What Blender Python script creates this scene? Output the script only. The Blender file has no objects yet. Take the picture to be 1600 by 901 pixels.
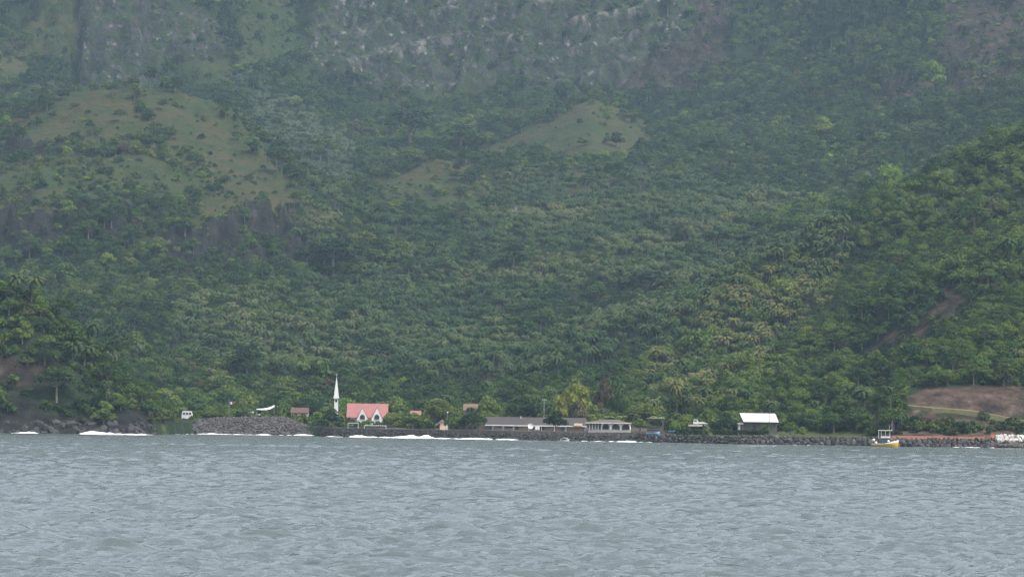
import bpy, math, random
import numpy as np
from mathutils import Vector, Matrix
random.seed(7); RNG = np.random.default_rng(11)
sc = bpy.context.scene
# ------------------------------------------------------------------ camera
F = 6000.0; CX, CY = 800.0, 450.5; CAMH = 5.0
TH = math.atan((662 - CY) / F); PH = math.radians(0.8)
_f = np.array([0, math.cos(TH), math.sin(TH)]); _u0 = np.array([0, -math.sin(TH), math.cos(TH)]); _x = np.array([1.0, 0, 0])
_r = math.cos(PH) * _x + math.sin(PH) * _u0; _u = math.cos(PH) * _u0 - math.sin(PH) * _x
cam = bpy.data.cameras.new('camera'); camo = bpy.data.objects.new('camera', cam); sc.collection.objects.link(camo)
cam.sensor_width = 36; cam.lens = F / 1600 * 36; cam.clip_start = 1; cam.clip_end = 20000
camo.matrix_world = Matrix([[_r[0], _u[0], -_f[0], 0], [_r[1], _u[1], -_f[1], 0], [_r[2], _u[2], -_f[2], CAMH], [0, 0, 0, 1]])
sc.camera = camo
# ------------------------------------------------------------------ sky and sun
SUN_EL, SUN_AZ = 58.0, 125.0            # azimuth clockwise from +Y (125 = from the right, a little behind the viewer)
w = bpy.data.worlds.new('World'); sc.world = w; w.use_nodes = True
nt = w.node_tree; sky = nt.nodes.new('ShaderNodeTexSky'); sky.sky_type = 'NISHITA'; sky.sun_disc = False
sky.sun_elevation = math.radians(SUN_EL); sky.sun_rotation = math.radians(SUN_AZ)
sky.air_density = 1.0; sky.dust_density = 5.0; sky.ozone_density = 1.5
bg = nt.nodes['Background']; bg.inputs['Strength'].default_value = 0.15
hs = nt.nodes.new('ShaderNodeHueSaturation'); hs.inputs['Saturation'].default_value = .4      # thin overcast greys the blue
nt.links.new(sky.outputs[0], hs.inputs['Color']); nt.links.new(hs.outputs[0], bg.inputs['Color'])
sl = bpy.data.lights.new('sun', 'SUN'); sl.energy = 2.0; sl.angle = math.radians(6); sl.color = (1, 0.96, 0.9)
so = bpy.data.objects.new('sun', sl); sc.collection.objects.link(so)
a, e = math.radians(SUN_AZ), math.radians(SUN_EL)
sd = Vector((math.sin(a) * math.cos(e), math.cos(a) * math.cos(e), math.sin(e)))
so.rotation_euler = sd.to_track_quat('Z', 'Y').to_euler(); so.location = (0, 0, 900)
sc.view_settings.view_transform = 'Standard'; sc.view_settings.look = 'None'; sc.view_settings.gamma = 1
sc.view_settings.exposure = 1.15; sc.view_settings.use_curve_mapping = False
sc.render.engine = 'CYCLES'; sc.cycles.use_denoising = True; sc.cycles.denoising_prefilter = 'NONE'; sc.cycles.use_adaptive_sampling = False
sc.cycles.max_bounces = 5; sc.cycles.diffuse_bounces = 2; sc.cycles.glossy_bounces = 2; sc.cycles.transmission_bounces = 3
sc.cycles.volume_bounces = 0; sc.cycles.transparent_max_bounces = 8
HAZE = 0.000053
# ------------------------------------------------------------------ helpers: picture <-> place
def at(px, py, Y):
    d = _f * F + _r * (px - CX) + _u * (CY - py); d = d * (Y / d[1]); return np.array([d[0], d[1], d[2] + CAMH])
def proj(P):
    P = np.asarray(P, float); Q = P - np.array([0, 0, CAMH]); z = Q @ _f
    return CX + F * (Q @ _r) / z, CY - F * (Q @ _u) / z
def zat(px, py, Y): return float(at(px, py, Y)[2])
def hash2(ix, iy, s):
    h = (ix.astype(np.int64) * 374761393 + iy.astype(np.int64) * 668265263 + s * 974711) & 0xffffffff
    h = ((h ^ (h >> 13)) * 1274126177) & 0xffffffff
    return ((h ^ (h >> 16)) & 0xffff) / 65535.0
def vn(x, y, s=0):
    x = np.asarray(x, float); y = np.asarray(y, float)
    ix = np.floor(x); iy = np.floor(y); fx = x - ix; fy = y - iy; ix = ix.astype(np.int64); iy = iy.astype(np.int64)
    fx = fx * fx * (3 - 2 * fx); fy = fy * fy * (3 - 2 * fy)
    A = hash2(ix, iy, s); B = hash2(ix + 1, iy, s); C = hash2(ix, iy + 1, s); D = hash2(ix + 1, iy + 1, s)
    return (A + (B - A) * fx) * (1 - fy) + (C + (D - C) * fx) * fy
def fbm(x, y, s=0, o=4):
    t = 0; a = .5
    for i in range(o): t = t + a * vn(x * 2 ** i, y * 2 ** i, s + i * 17); a *= .5
    return t / (1 - .5 ** o) * 2 - 1
def inpoly(px, py, poly):
    px = np.asarray(px, float); py = np.asarray(py, float); ins = np.zeros(px.shape, bool); n = len(poly)
    for i in range(n):
        x1, y1 = poly[i]; x2, y2 = poly[(i + 1) % n]
        if y1 == y2: continue
        c = ((y1 > py) != (y2 > py)) & (px < (x2 - x1) * (py - y1) / (y2 - y1) + x1); ins ^= c
    return ins
# ------------------------------------------------------------------ materials
def ramp(nt, stops):
    r = nt.nodes.new('ShaderNodeValToRGB'); el = r.color_ramp.elements
    while len(el) < len(stops): el.new(.5)
    for q, (p, c) in zip(el, stops): q.position = p; q.color = (*c, 1)
    return r
MATS = {}
def mat(name, c1, c2=None, scale=1.0, rough=.8, bump=0, metal=0, stretch=(1, 1, 1)):
    if name in MATS: return MATS[name]
    m = bpy.data.materials.new(name); m.use_nodes = True; n = m.node_tree; p = n.nodes['Principled BSDF']
    p.inputs['Roughness'].default_value = rough; p.inputs['Metallic'].default_value = metal
    c2 = c2 or tuple(v * .75 for v in c1)
    tc = n.nodes.new('ShaderNodeTexCoord'); mp = n.nodes.new('ShaderNodeMapping'); mp.inputs['Scale'].default_value = stretch
    nz = n.nodes.new('ShaderNodeTexNoise'); nz.inputs['Scale'].default_value = scale; nz.inputs['Detail'].default_value = 5
    nz.inputs['Roughness'].default_value = .65
    n.links.new(tc.outputs['Object'], mp.inputs[0]); n.links.new(mp.outputs[0], nz.inputs['Vector'])
    r = ramp(n, [(.35, c2), (.65, c1)]); n.links.new(nz.outputs['Fac'], r.inputs[0]); n.links.new(r.outputs[0], p.inputs['Base Color'])
    if bump:
        b = n.nodes.new('ShaderNodeBump'); b.inputs['Distance'].default_value = bump; n.links.new(nz.outputs['Fac'], b.inputs['Height'])
        n.links.new(b.outputs[0], p.inputs['Normal'])
    MATS[name] = m; return m
def leafmat(name, cols, transl=.3):
    """foliage: colour differs from plant to plant (random) and drifts over the hillside"""
    m = bpy.data.materials.new(name); m.use_nodes = True; n = m.node_tree; p = n.nodes['Principled BSDF']; out = n.nodes['Material Output']
    oi = n.nodes.new('ShaderNodeObjectInfo'); geo = n.nodes.new('ShaderNodeNewGeometry')
    nz = n.nodes.new('ShaderNodeTexNoise'); nz.inputs['Scale'].default_value = .012; n.links.new(oi.outputs['Location'], nz.inputs['Vector'])
    n2 = n.nodes.new('ShaderNodeTexNoise'); n2.inputs['Scale'].default_value = .45; n.links.new(geo.outputs['Position'], n2.inputs['Vector'])
    ma = n.nodes.new('ShaderNodeMath'); ma.operation = 'MULTIPLY_ADD'; ma.inputs[1].default_value = .6; n.links.new(oi.outputs['Random'], ma.inputs[0])
    mb = n.nodes.new('ShaderNodeMath'); mb.operation = 'MULTIPLY_ADD'; mb.inputs[1].default_value = 2.0; mb.inputs[2].default_value = -.9
    n.links.new(nz.outputs['Fac'], mb.inputs[0]); n.links.new(mb.outputs[0], ma.inputs[2])
    mc = n.nodes.new('ShaderNodeMath'); mc.operation = 'MULTIPLY_ADD'; mc.inputs[1].default_value = .5; n.links.new(n2.outputs['Fac'], mc.inputs[0])
    md = n.nodes.new('ShaderNodeMath'); md.operation = 'SUBTRACT'; md.inputs[1].default_value = .15; n.links.new(ma.outputs[0], md.inputs[0]); n.links.new(md.outputs[0], mc.inputs[2])
    r = ramp(n, [(i / (len(cols) - 1), c) for i, c in enumerate(cols)]); n.links.new(mc.outputs[0], r.inputs[0])
    p.inputs['Roughness'].default_value = .55; p.inputs['Specular IOR Level'].default_value = .12
    n.links.new(r.outputs[0], p.inputs['Base Color'])
    t = n.nodes.new('ShaderNodeBsdfTranslucent'); n.links.new(r.outputs[0], t.inputs['Color'])
    mx = n.nodes.new('ShaderNodeMixShader'); mx.inputs[0].default_value = transl
    n.links.new(p.outputs[0], mx.inputs[1]); n.links.new(t.outputs[0], mx.inputs[2]); n.links.new(mx.outputs[0], out.inputs['Surface'])
    MATS[name] = m; return m
L_GREEN = leafmat('leaf_green', [(.014, .034, .009), (.027, .056, .012), (.045, .080, .015), (.085, .115, .024)])
L_FRESH = leafmat('leaf_fresh', [(.028, .058, .011), (.052, .092, .015), (.082, .122, .02), (.115, .145, .03)])
L_DARK = leafmat('leaf_dark', [(.009, .024, .008), (.017, .039, .010), (.028, .055, .013)])
L_LIME = leafmat('leaf_lime', [(.085, .15, .018), (.11, .175, .022), (.14, .19, .028)], .4)
L_OLIVE = leafmat('leaf_olive', [(.032, .045, .014), (.052, .062, .018), (.078, .078, .03)])
L_RUST = leafmat('leaf_rust', [(.05, .034, .02), (.065, .035, .024), (.07, .055, .028)])
L_PALM = leafmat('frond_green', [(.017, .040, .012), (.030, .057, .015), (.050, .075, .022), (.088, .094, .034)], .25)
L_PALMY = leafmat('frond_yellow', [(.034, .06, .014), (.066, .082, .02), (.125, .115, .034)], .25)
L_PALMS = leafmat('frond_silver', [(.03, .05, .028), (.05, .072, .042), (.085, .105, .07)], .25)
L_DRY = leafmat('frond_dry', [(.07, .06, .035), (.10, .078, .042), (.12, .10, .06)], .2)
BARK = mat('bark', (.16, .14, .115), (.08, .07, .055), 1.5)
BARK_PALM = mat('bark_palm', (.13, .115, .09), (.08, .07, .055), 1.5)
BARK_PALE = mat('bark_pale', (.32, .30, .27), (.2, .18, .16), 1.5)
STONE_DARK = mat('stone_dark', (.030, .028, .028), (.007, .007, .0075), 1.2, .85, .15)
STONE_MID = mat('stone_mid', (.075, .064, .059), (.022, .019, .018), .8, .85, .15)
STONE_WHITE = mat('stone_white', (.40, .38, .36), (.25, .235, .22), 1.0, .85, .1)
# ------------------------------------------------------------------ objects
COL = sc.collection
def newmesh(name, v, f, mats=(), mi=None, smooth=False):
    me = bpy.data.meshes.new(name); me.from_pydata([tuple(p) for p in v], [], [tuple(q) for q in f])
    for m in mats: me.materials.append(m)
    if mi is not None: me.polygons.foreach_set('material_index', np.asarray(mi, np.int32))
    if smooth: me.polygons.foreach_set('use_smooth', np.ones(len(me.polygons), bool))
    me.update(); return me
def link(name, me, parent=None, loc=None):
    o = bpy.data.objects.new(name, me); COL.objects.link(o)
    if parent is not None: o.parent = parent
    if loc is not None: o.location = loc
    return o
def tag(o, label=None, cat=None, group=None, kind=None):
    for k, v in (('label', label), ('category', cat), ('group', group), ('kind', kind)):
        if v: o[k] = v
    return o
def thing(name, loc, label, cat, rz=0, group=None):
    o = bpy.data.objects.new(name, None); COL.objects.link(o); o.location = loc; o.rotation_euler = (0, 0, rz)
    o.empty_display_size = .5; return tag(o, label, cat, group)
class MB:
    def __init__(s): s.v = []; s.f = []
    def add(s, v, f):
        b = len(s.v); s.v += [tuple(p) for p in v]; s.f += [tuple(i + b for i in q) for q in f]; return s
    def box(s, x0, x1, y0, y1, z0, z1):
        return s.add([(x0, y0, z0), (x1, y0, z0), (x1, y1, z0), (x0, y1, z0), (x0, y0, z1), (x1, y0, z1), (x1, y1, z1), (x0, y1, z1)],
              [(0, 3, 2, 1), (4, 5, 6, 7), (0, 1, 5, 4), (1, 2, 6, 5), (2, 3, 7, 6), (3, 0, 4, 7)])
    def prism(s, poly, y0, y1):
        """outline in x,z pushed along y"""
        n = len(poly); v = [(x, y0, z) for x, z in poly] + [(x, y1, z) for x, z in poly]
        return s.add(v, [tuple(range(n)), tuple(range(2 * n - 1, n - 1, -1))] + [(i, i + n, (i + 1) % n + n, (i + 1) % n) for i in range(n)])
    def prismx(s, poly, x0, x1):
        n = len(poly); v = [(x0, y, z) for y, z in poly] + [(x1, y, z) for y, z in poly]
        return s.add(v, [tuple(range(n)), tuple(range(2 * n - 1, n - 1, -1))] + [(i, i + n, (i + 1) % n + n, (i + 1) % n) for i in range(n)])
    def tube(s, pts, rad, n=6):
        pts = [np.asarray(p, float) for p in pts]; b = len(s.v); k = len(pts)
        for i, p in enumerate(pts):
            t = pts[min(i + 1, k - 1)] - pts[max(i - 1, 0)]; t = t / (np.linalg.norm(t) + 1e-9)
            q = np.array([1.0, 0, 0]) if abs(t[0]) < .8 else np.array([0, 1.0, 0])
            A = np.cross(t, q); A /= np.linalg.norm(A); B = np.cross(t, A); r = rad[i] if hasattr(rad, '__len__') else rad
            for j in range(n): g = 2 * math.pi * j / n; s.v.append(tuple(p + r * (math.cos(g) * A + math.sin(g) * B)))
        for i in range(k - 1):
            for j in range(n): s.f.append((b + i * n + j, b + i * n + (j + 1) % n, b + (i + 1) * n + (j + 1) % n, b + (i + 1) * n + j))
        s.f.append(tuple(b + j for j in range(n))[::-1]); s.f.append(tuple(b + (k - 1) * n + j for j in range(n))); return s
    def mesh(s, name, m, smooth=False): return newmesh(name, s.v, s.f, [m], None, smooth)
    def build(s, name, m, parent=None, smooth=False): return link(name, s.mesh(name, m, smooth), parent)
# ------------------------------------------------------------------ terrain
_SH = [(-400, 1190), (0, 1188), (200, 1192), (240, 1200), (256, 1262), (272, 1338), (488, 1338), (502, 1275), (520, 1262), (600, 1245), (700, 1222), (800, 1203), (1000, 1185), (1150, 1130), (1400, 1120), (1600, 1140), (2000, 1150)]
_shx = np.array([at(p, 690, Y)[0] for p, Y in _SH]); _shy = np.array([Y for p, Y in _SH], float)
def shore(X): return np.interp(X, _shx, _shy)
CP = []   # control points X,Y,Z
def cp(px, py, Y): CP.append(at(px, py, Y))
def cz(px, Y, Z): p = at(px, 500, Y); CP.append(np.array([p[0], Y, Z]))
for px in (-250, 0, 150, 250, 400, 550, 700, 850, 1000, 1150, 1300):
    X = at(px, 680, 1250)[0]; ys = float(shore(X))
    for dy, Z in ((4, 2.6), (35, 2.8), (90, 4.0)): CP.append(np.array([X, ys + dy, Z]))
    if ys < 1270: CP.append(np.array([X, 1360, 5.0]))
for px in (1400, 1500, 1600, 1800):
    X = at(px, 680, 1130)[0]; ys = float(shore(X))
    for dy, Z in ((3, 2.6), (16, 3.0)): CP.append(np.array([X, ys + dy, Z]))
for q in [(-200, 600, 1480), (100, 615, 1480), (300, 630, 1480), (600, 634, 1480), (900, 636, 1480), (1100, 622, 1450), (1220, 600, 1300), (1220, 640, 1230),
          (250, 570, 1650), (450, 570, 1650), (700, 570, 1680), (900, 565, 1680), (300, 480, 1830), (550, 470, 1880), (750, 465, 1900), (950, 465, 1900),
          (600, 380, 2080), (800, 370, 2120), (1000, 375, 2100), (530, 330, 2250), (820, 300, 2320), (1000, 300, 2320), (1150, 310, 2300),
          # right ridge: crest and near face
          (1800, 120, 1750), (1600, 215, 1700), (1500, 250, 1680), (1400, 290, 1650), (1250, 375, 1620), (1100, 480, 1580), (1000, 555, 1550),
          (1800, 330, 1450), (1600, 400, 1400), (1500, 430, 1400), (1400, 475, 1390), (1250, 560, 1400), (1120, 600, 1400),
          (1800, 520, 1250), (1600, 560, 1220), (1500, 540, 1240), (1400, 570, 1240), (1320, 600, 1240),
          (1600, 600, 1185), (1500, 598, 1190), (1420, 608, 1185), (1340, 645, 1170), (1600, 640, 1165), (1500, 645, 1160),
          # behind the right ridge
          (1250, 345, 2150), (1400, 270, 2300), (1600, 180, 2300), (1200, 210, 2650), (1400, 160, 2650), (1600, 95, 2600), (1800, 60, 2600),
          (1100, 110, 3000), (1300, 60, 2950), (1500, 25, 2850), (1600, 0, 2850), (1100, -60, 3250), (1300, -80, 3200), (1500, -110, 3000), (1700, -120, 2980),
          # ravine and cliff in the middle
          (650, 225, 2700), (780, 200, 2830), (560, 225, 2650), (500, 150, 2950), (620, 145, 2985), (700, 148, 2990), (850, 135, 3000), (960, 140, 3000), (1040, 120, 3010),
          (560, 60, 3030), (700, 75, 3030), (850, 60, 3030), (990, 60, 3040), (550, -60, 3085), (750, -100, 3090), (950, -80, 3090), (1060, -50, 3120),
          # slope behind the left hill
          (450, 210, 2600), (490, 290, 2400), (400, 135, 2850), (330, 110, 2880),
          # left hill: crest, face, foot of the dark bluff
          (-250, 260, 2200), (-100, 250, 2200), (0, 228, 2200), (60, 198, 2250), (95, 150, 2300), (200, 148, 2320), (300, 153, 2310), (345, 203, 2240), (400, 258, 2180), (462, 325, 2080),
          (150, 250, 2130), (300, 262, 2130), (200, 330, 2005), (350, 332, 2020), (100, 345, 1990), (0, 335, 2000), (280, 360, 1985), (380, 322, 2010),
          (370, 385, 1985), (450, 388, 2000), (285, 390, 1972), (100, 388, 1962), (0, 392, 1960), (0, 485, 1780), (150, 485, 1800), (-250, 400, 1900),
          # far left
          (50, 110, 2800), (120, 138, 2850), (180, 138, 2850), (240, 128, 2850), (130, -60, 2905), (180, -70, 2910), (230, -60, 2905), (300, 122, 2860), (300, 20, 2950), (330, -60, 3080),
          (420, 105, 2900), (430, 0, 3050), (60, 0, 2980), (0, 70, 2850), (0, -70, 3100), (-250, 0, 2900), (485, 60, 3000), (490, -60, 3150),
          # knoll in the middle and the lower one left of it
          (930, 158, 2700), (860, 196, 2680), (800, 234, 2650), (750, 266, 2600), (985, 203, 2680), (1012, 248, 2620), (900, 255, 2480), (960, 305, 2330),
          (685, 251, 2400), (620, 282, 2370), (585, 303, 2330), (740, 312, 2300)]: cp(*q)
for q in [(1250, 1850, 88), (1400, 1950, 120), (1600, 1980, 150), (1800, 1980, 165), (1100, 1780, 66), (200, 2450, 172), (320, 2420, 160), (60, 2420, 160), (430, 2300, 122), (-100, 2450, 165), (370, 2340, 145),
          (930, 2830, 218), (800, 2780, 188), (1000, 2800, 210), (685, 2520, 160), (600, 2470, 150)]: cz(*q)
for px in (-250, 100, 350, 600, 900, 1200, 1500, 1850): cp(px, -190, 3500); cp(px, -260, 4000)
CP = np.array(CP)
_n = len(CP); _c2 = 12.0 ** 2
def _phi(d2): return np.sqrt(d2 + _c2)
_D = ((CP[:, None, :2] - CP[None, :, :2]) ** 2).sum(-1)
_A = np.zeros((_n + 3, _n + 3)); _A[:_n, :_n] = _phi(_D) - np.eye(_n) * 2.0; _A[:_n, _n] = 1; _A[:_n, _n + 1:] = CP[:, :2] / 1000; _A[_n, :_n] = 1; _A[_n + 1:, :_n] = CP[:, :2].T / 1000
_W = np.linalg.solve(_A, np.concatenate([CP[:, 2], np.zeros(3)]))
def rbf(X, Y):
    s = X.shape; P = np.stack([X.ravel(), Y.ravel()], 1); out = np.empty(len(P))
    for i in range(0, len(P), 40000):
        q = P[i:i + 40000]; d = ((q[:, None, 0] - CP[None, :, 0]) ** 2 + (q[:, None, 1] - CP[None, :, 1]) ** 2)
        out[i:i + 40000] = _phi(d) @ _W[:_n] + _W[_n] + q @ _W[_n + 1:] / 1000
    return out.reshape(s)
def ridge(X, Y, crest, slope, rnd=6):
    best = np.full(X.shape, -1e3)
    for (a, b) in zip(crest[:-1], crest[1:]):
        dx, dy = b[0] - a[0], b[1] - a[1]; t = np.clip(((X - a[0]) * dx + (Y - a[1]) * dy) / (dx * dx + dy * dy), 0, 1)
        d = np.hypot(X - a[0] - t * dx, Y - a[1] - t * dy); h = a[2] + t * (b[2] - a[2]) - slope * (np.sqrt(d * d + rnd * rnd) - rnd)
        best = np.maximum(best, h)
    return best
HEAD = [at(-300, 380, 1330), at(-60, 430, 1275), at(20, 462, 1262), at(70, 515, 1252), at(120, 580, 1240), at(165, 622, 1226), at(195, 646, 1212), at(240, 674, 1200)]
NC = 420
YR = np.concatenate([np.arange(1080, 1400, 2.5), np.arange(1400, 2850, 4.0), np.arange(2850, 3140, 1.6), np.arange(3140, 4000, 9.0)])
def WY(Y): return .17 * Y + 130
U = np.linspace(-1, 1, NC)
GY = np.repeat(YR[:, None], NC, 1); GX = U[None, :] * WY(GY)
GZ = rbf(GX, GY)
CREST = [[(930, 154, 2700), (860, 194, 2680), (800, 232, 2650), (750, 264, 2600), (722, 300, 2500)], [(930, 154, 2700), (985, 202, 2680), (1012, 247, 2620), (1024, 300, 2480)], [(930, 154, 2700), (922, 260, 2480), (940, 335, 2290)],
         [(585, 303, 2330), (620, 279, 2370), (685, 246, 2400), (742, 310, 2300), (768, 352, 2210)], [(-80, 250, 2200), (0, 226, 2200), (60, 196, 2250), (95, 146, 2300), (200, 144, 2320), (300, 150, 2310), (345, 199, 2240), (400, 254, 2180), (465, 321, 2080)]]
CREST = [[at(*q) for q in L] for L in CREST]
def crest_dist(X, Y):
    best = np.full(np.shape(X), 1e9)
    for L in CREST:
        for a, b in zip(L[:-1], L[1:]):
            dx, dy = b[0] - a[0], b[1] - a[1]; t = np.clip(((X - a[0]) * dx + (Y - a[1]) * dy) / (dx * dx + dy * dy), 0, 1); best = np.minimum(best, np.hypot(X - a[0] - t * dx, Y - a[1] - t * dy))
    return best
CD = crest_dist(GX, GY)
for L, sl0 in zip(CREST, (.6, .6, .45, .55, .75)): GZ = np.maximum(GZ, ridge(GX, GY, L, sl0, 4))
far = np.clip((GY - 1420) / 150, 0, 1) * (.12 + .88 * np.clip((CD - 25) / 90, 0, 1))
GZ += far * (fbm(GX / 95, GY / 260, 3, 5) * 15)
gul = np.abs(fbm(GX / 55 + fbm(GX / 90, GY / 90, 5, 3), GY / 160, 8, 4)); GZ -= far * (np.clip(.35 - gul, 0, 1) * 16)
GZ += np.clip((GZ - 6) / 6, 0, 1) * fbm(GX / 8, GY / 8, 15, 3) * 1.3
GZ = np.maximum(GZ, ridge(GX, GY, HEAD, .85) + fbm(GX / 14, GY / 14, 21, 4) * 2.2)
# bluffs on the left hill: the ground drops away below a broken edge
for line, drop in (([(262, 366, 1990), (300, 358, 1988), (340, 346, 2000), (378, 320, 2022), (425, 328, 2030), (470, 332, 2075)], 8), ([(-140, 340, 2000), (0, 342, 1998), (60, 342, 1996), (95, 336, 1996), (120, 350, 1994)], 8), ([(-60, 236, 2185), (0, 232, 2185), (60, 230, 2190), (95, 236, 2190)], 7)):
    L_ = np.array([at(*q) for q in line]); o_ = np.argsort(L_[:, 0]); yc = np.interp(GX, L_[o_, 0], L_[o_, 1]) + fbm(GX / 14, GY * 0, 19, 3) * 5; dd = yc - GY; ins_ = np.clip((GX - L_[:, 0].min()) / 10, 0, 1) * np.clip((L_[:, 0].max() - GX) / 10, 0, 1)
    GZ -= ins_ * drop * np.clip(dd / 5, 0, 1) * np.clip((80 - dd) / 65, 0, 1) * (.75 + .5 * vn(GX / 9, GY / 9, 23))
# rugged rock on the steep faces
gy_, gx_ = np.gradient(GZ); dYr = np.gradient(GY, axis=0); dXr = np.gradient(GX, axis=1)
steep = np.clip((np.hypot(gy_ / dYr, gx_ / dXr) - .55) / .5, 0, 1) * np.clip((GY - 1800) / 100, 0, 1)
rug = np.abs(fbm(GX / 26 + .012 * GZ, GY / 22 + GZ / 60, 33, 5)); GZ += steep * ((.3 - rug) * 34 + (.3 - np.abs(fbm(GX / 12, GY / 10 + GZ / 40, 46, 4))) * 14 + fbm(GX / 5, GY / 5, 44, 3) * 3)
led = GZ / 24 + fbm(GX / 60, GY / 60, 55, 3) * .8 - GX / 110; GZ += steep * 8 * (np.abs((led % 1) - .5) * 2 - .5)
qx, qy = proj(np.stack([GX, GY, GZ], -1)); GZ -= np.where((GY > 2835) & (GY < 2935), 26 * np.exp(-((qx - 120 - 4 * np.sin(qy / 17)) / 7) ** 2), 0)      # cleft beside the rock pillar
PALE = steep * np.clip((.09 - np.abs((led % 1) - .05)) / .06, 0, 1) * np.clip((fbm(GX / 30, GY / 30 + GZ / 30, 77, 4) - .02) * 5, 0, 1) * .8
# coast: low bank at the shoreline
sh = shore(GX) + fbm(GX / 12, GX * 0, 61, 3) * 1.2
GZ = np.where(GY < sh + 12, np.minimum(GZ, -2.2 + (GY - sh + 2) * .62), GZ); GZ = np.maximum(GZ, -6)
def ground(X, Y):
    X = np.asarray(X, float); Y = np.asarray(Y, float)
    r = np.interp(Y, YR, np.arange(len(YR))); c = (X / WY(Y) + 1) / 2 * (NC - 1); c = np.clip(c, 0, NC - 1.001); r = np.clip(r, 0, len(YR) - 1.001)
    i = r.astype(int); j = c.astype(int); fr = r - i; fc = c - j
    return (GZ[i, j] * (1 - fc) + GZ[i, j + 1] * fc) * (1 - fr) + (GZ[i + 1, j] * (1 - fc) + GZ[i + 1, j + 1] * fc) * fr
# ---- land cover: outlines of the patches of ground one sees
COVER = {
 'dry': [([(-60, 235), (0, 232), (60, 195), (95, 142), (290, 146), (350, 200), (400, 250), (470, 320), (462, 332), (380, 320), (340, 345), (275, 364), (268, 345), (330, 300), (320, 255), (240, 235), (120, 240), (60, 250), (0, 262), (-60, 260)], 1950, 2370),
         ([(-60, 300), (60, 285), (110, 300), (90, 335), (0, 340), (-60, 340)], 1900, 2200), ([(-100, 170), (0, 75), (60, 15), (80, -80), (122, -80), (120, 60), (75, 85), (0, 135), (-100, 200)], 2700, 3200),
         ([(585, 300), (685, 245), (700, 262), (640, 285), (610, 305)], 2250, 2450), ([(740, 268), (800, 228), (930, 150), (945, 165), (870, 205), (810, 245)], 2500, 2760)],
 'grass': [([(290, 130), (314, 132), (365, 205), (335, 200)], 2200, 2500), ([(365, 110), (365, 30), (400, -60), (430, -60), (485, 95), (480, 118)], 2780, 3200), ([(225, 138), (290, 95), (345, 85), (372, 120), (300, 138)], 2780, 2990),
           ([(625, 152), (700, 120), (785, 118), (770, 138), (690, 158)], 2900, 3060), ([(930, 155), (1000, 205), (1014, 250), (960, 250), (860, 248), (800, 240)], 2450, 2760), ([(685, 250), (765, 340), (700, 330), (610, 305)], 2200, 2450),
           ([(-60, 255), (240, 240), (330, 260), (330, 300), (200, 320), (90, 300), (-60, 300)], 1950, 2300)],
 'rock': [([(117, -90), (242, -90), (258, 50), (242, 122), (200, 142), (122, 138)], 2790, 3000), ([(245, 30), (275, 5), (335, 22), (372, 70), (320, 92), (250, 102)], 2800, 3020),
          ([(485, 95), (540, -90), (1085, -90), (1065, 60), (1000, 118), (940, 146), (850, 132), (700, 136), (640, 142), (560, 125)], 2960, 3200),
          ([(1000, 120), (1080, 110), (1060, 150), (990, 150)], 2900, 3060)],
 'brown': [([(940, 150), (990, 100), (1070, 60), (1110, -60), (1150, 20), (1130, 100), (1050, 150)], 2880, 3200), ([(1395, 160), (1480, 60), (1490, -80), (1700, -80), (1700, 150), (1600, 120), (1470, 165)], 2500, 3100), ([(1370, 140), (1420, 110), (1400, 165), (1350, 185)], 2500, 2800),
           ([(1335, 558), (1400, 512), (1495, 440), (1512, 470), (1445, 535), (1370, 566)], 1150, 1480), ([(-40, 550), (95, 562), (85, 602), (-40, 604)], 1100, 1290), ([(1335, 640), (1390, 640), (1390, 676), (1335, 676)], 1125, 1200)],
 'cut': [([(1400, 622), (1440, 602), (1565, 600), (1700, 640), (1700, 662), (1540, 648), (1420, 640)], 1120, 1260), ([(1385, 640), (1450, 646), (1560, 656), (1650, 672), (1650, 682), (1385, 680)], 1100, 1200)],
 'basalt': [([(275, 364), (340, 346), (380, 320), (466, 331), (462, 388), (380, 398), (300, 388)], 1930, 2060), ([(-60, 345), (90, 338), (112, 362), (60, 396), (-60, 396)], 1930, 2020), ([(0, 232), (90, 228), (95, 244), (0, 250)], 2080, 2260), ([(-60, 640), (100, 648), (205, 640), (260, 690), (-60, 690)], 1150, 1260), ([(-60, 610), (40, 618), (60, 640), (-60, 640)], 1150, 1260)],
 'lawn': [([(1040, 672), (1350, 674), (1350, 690), (1040, 690)], 1080, 1180), ([(250, 660), (275, 660), (275, 680), (250, 680)], 1200, 1400)],
 'earth': [([(500, 668), (1040, 668), (1040, 690), (500, 690)], 1150, 1300)],
}
def cover(X, Y, Z, jit=6.0):
    px, py = proj(np.stack([X, Y, Z], -1)); s = Y / 2400 * 9
    jx = fbm(X / s / 2, Y / s / 2, 71, 4) * jit * 2; jy = fbm(X / s / 2, Y / s / 2, 81, 4) * jit
    return {k: np.any([inpoly(px + jx, py + jy, P) & (Y > a) & (Y < b) for P, a, b in L], 0) for k, L in COVER.items()}
CV = cover(GX, GY, GZ, 14.); CV['pale'] = PALE * (proj(np.stack([GX, GY, GZ], -1))[0] > 470)
near_ = (CD < 22 + 10 * fbm(GX / 12, GY / 12, 29, 3)) & ~CV['basalt']; CV['dry'] = CV['dry'] | (near_ & (fbm(GX / 40, GY / 40, 30, 3) > -.1)); CV['grass'] = CV['grass'] | near_
sl_ = np.hypot(np.gradient(GZ, axis=0) / dYr, np.gradient(GZ, axis=1) / dXr); qx, qy = proj(np.stack([GX, GY, GZ], -1)); blf = (sl_ > .62) & (qx < 490) & (((GY > 1925) & (GY < 2085)) | ((GY > 2150) & (GY < 2200) & (qx < 110))); CV['basalt'] = CV['basalt'] | blf
idx = np.arange(GX.size).reshape(GX.shape)
quads = np.stack([idx[:-1, :-1], idx[:-1, 1:], idx[1:, 1:], idx[1:, :-1]], -1).reshape(-1, 4)
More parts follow.
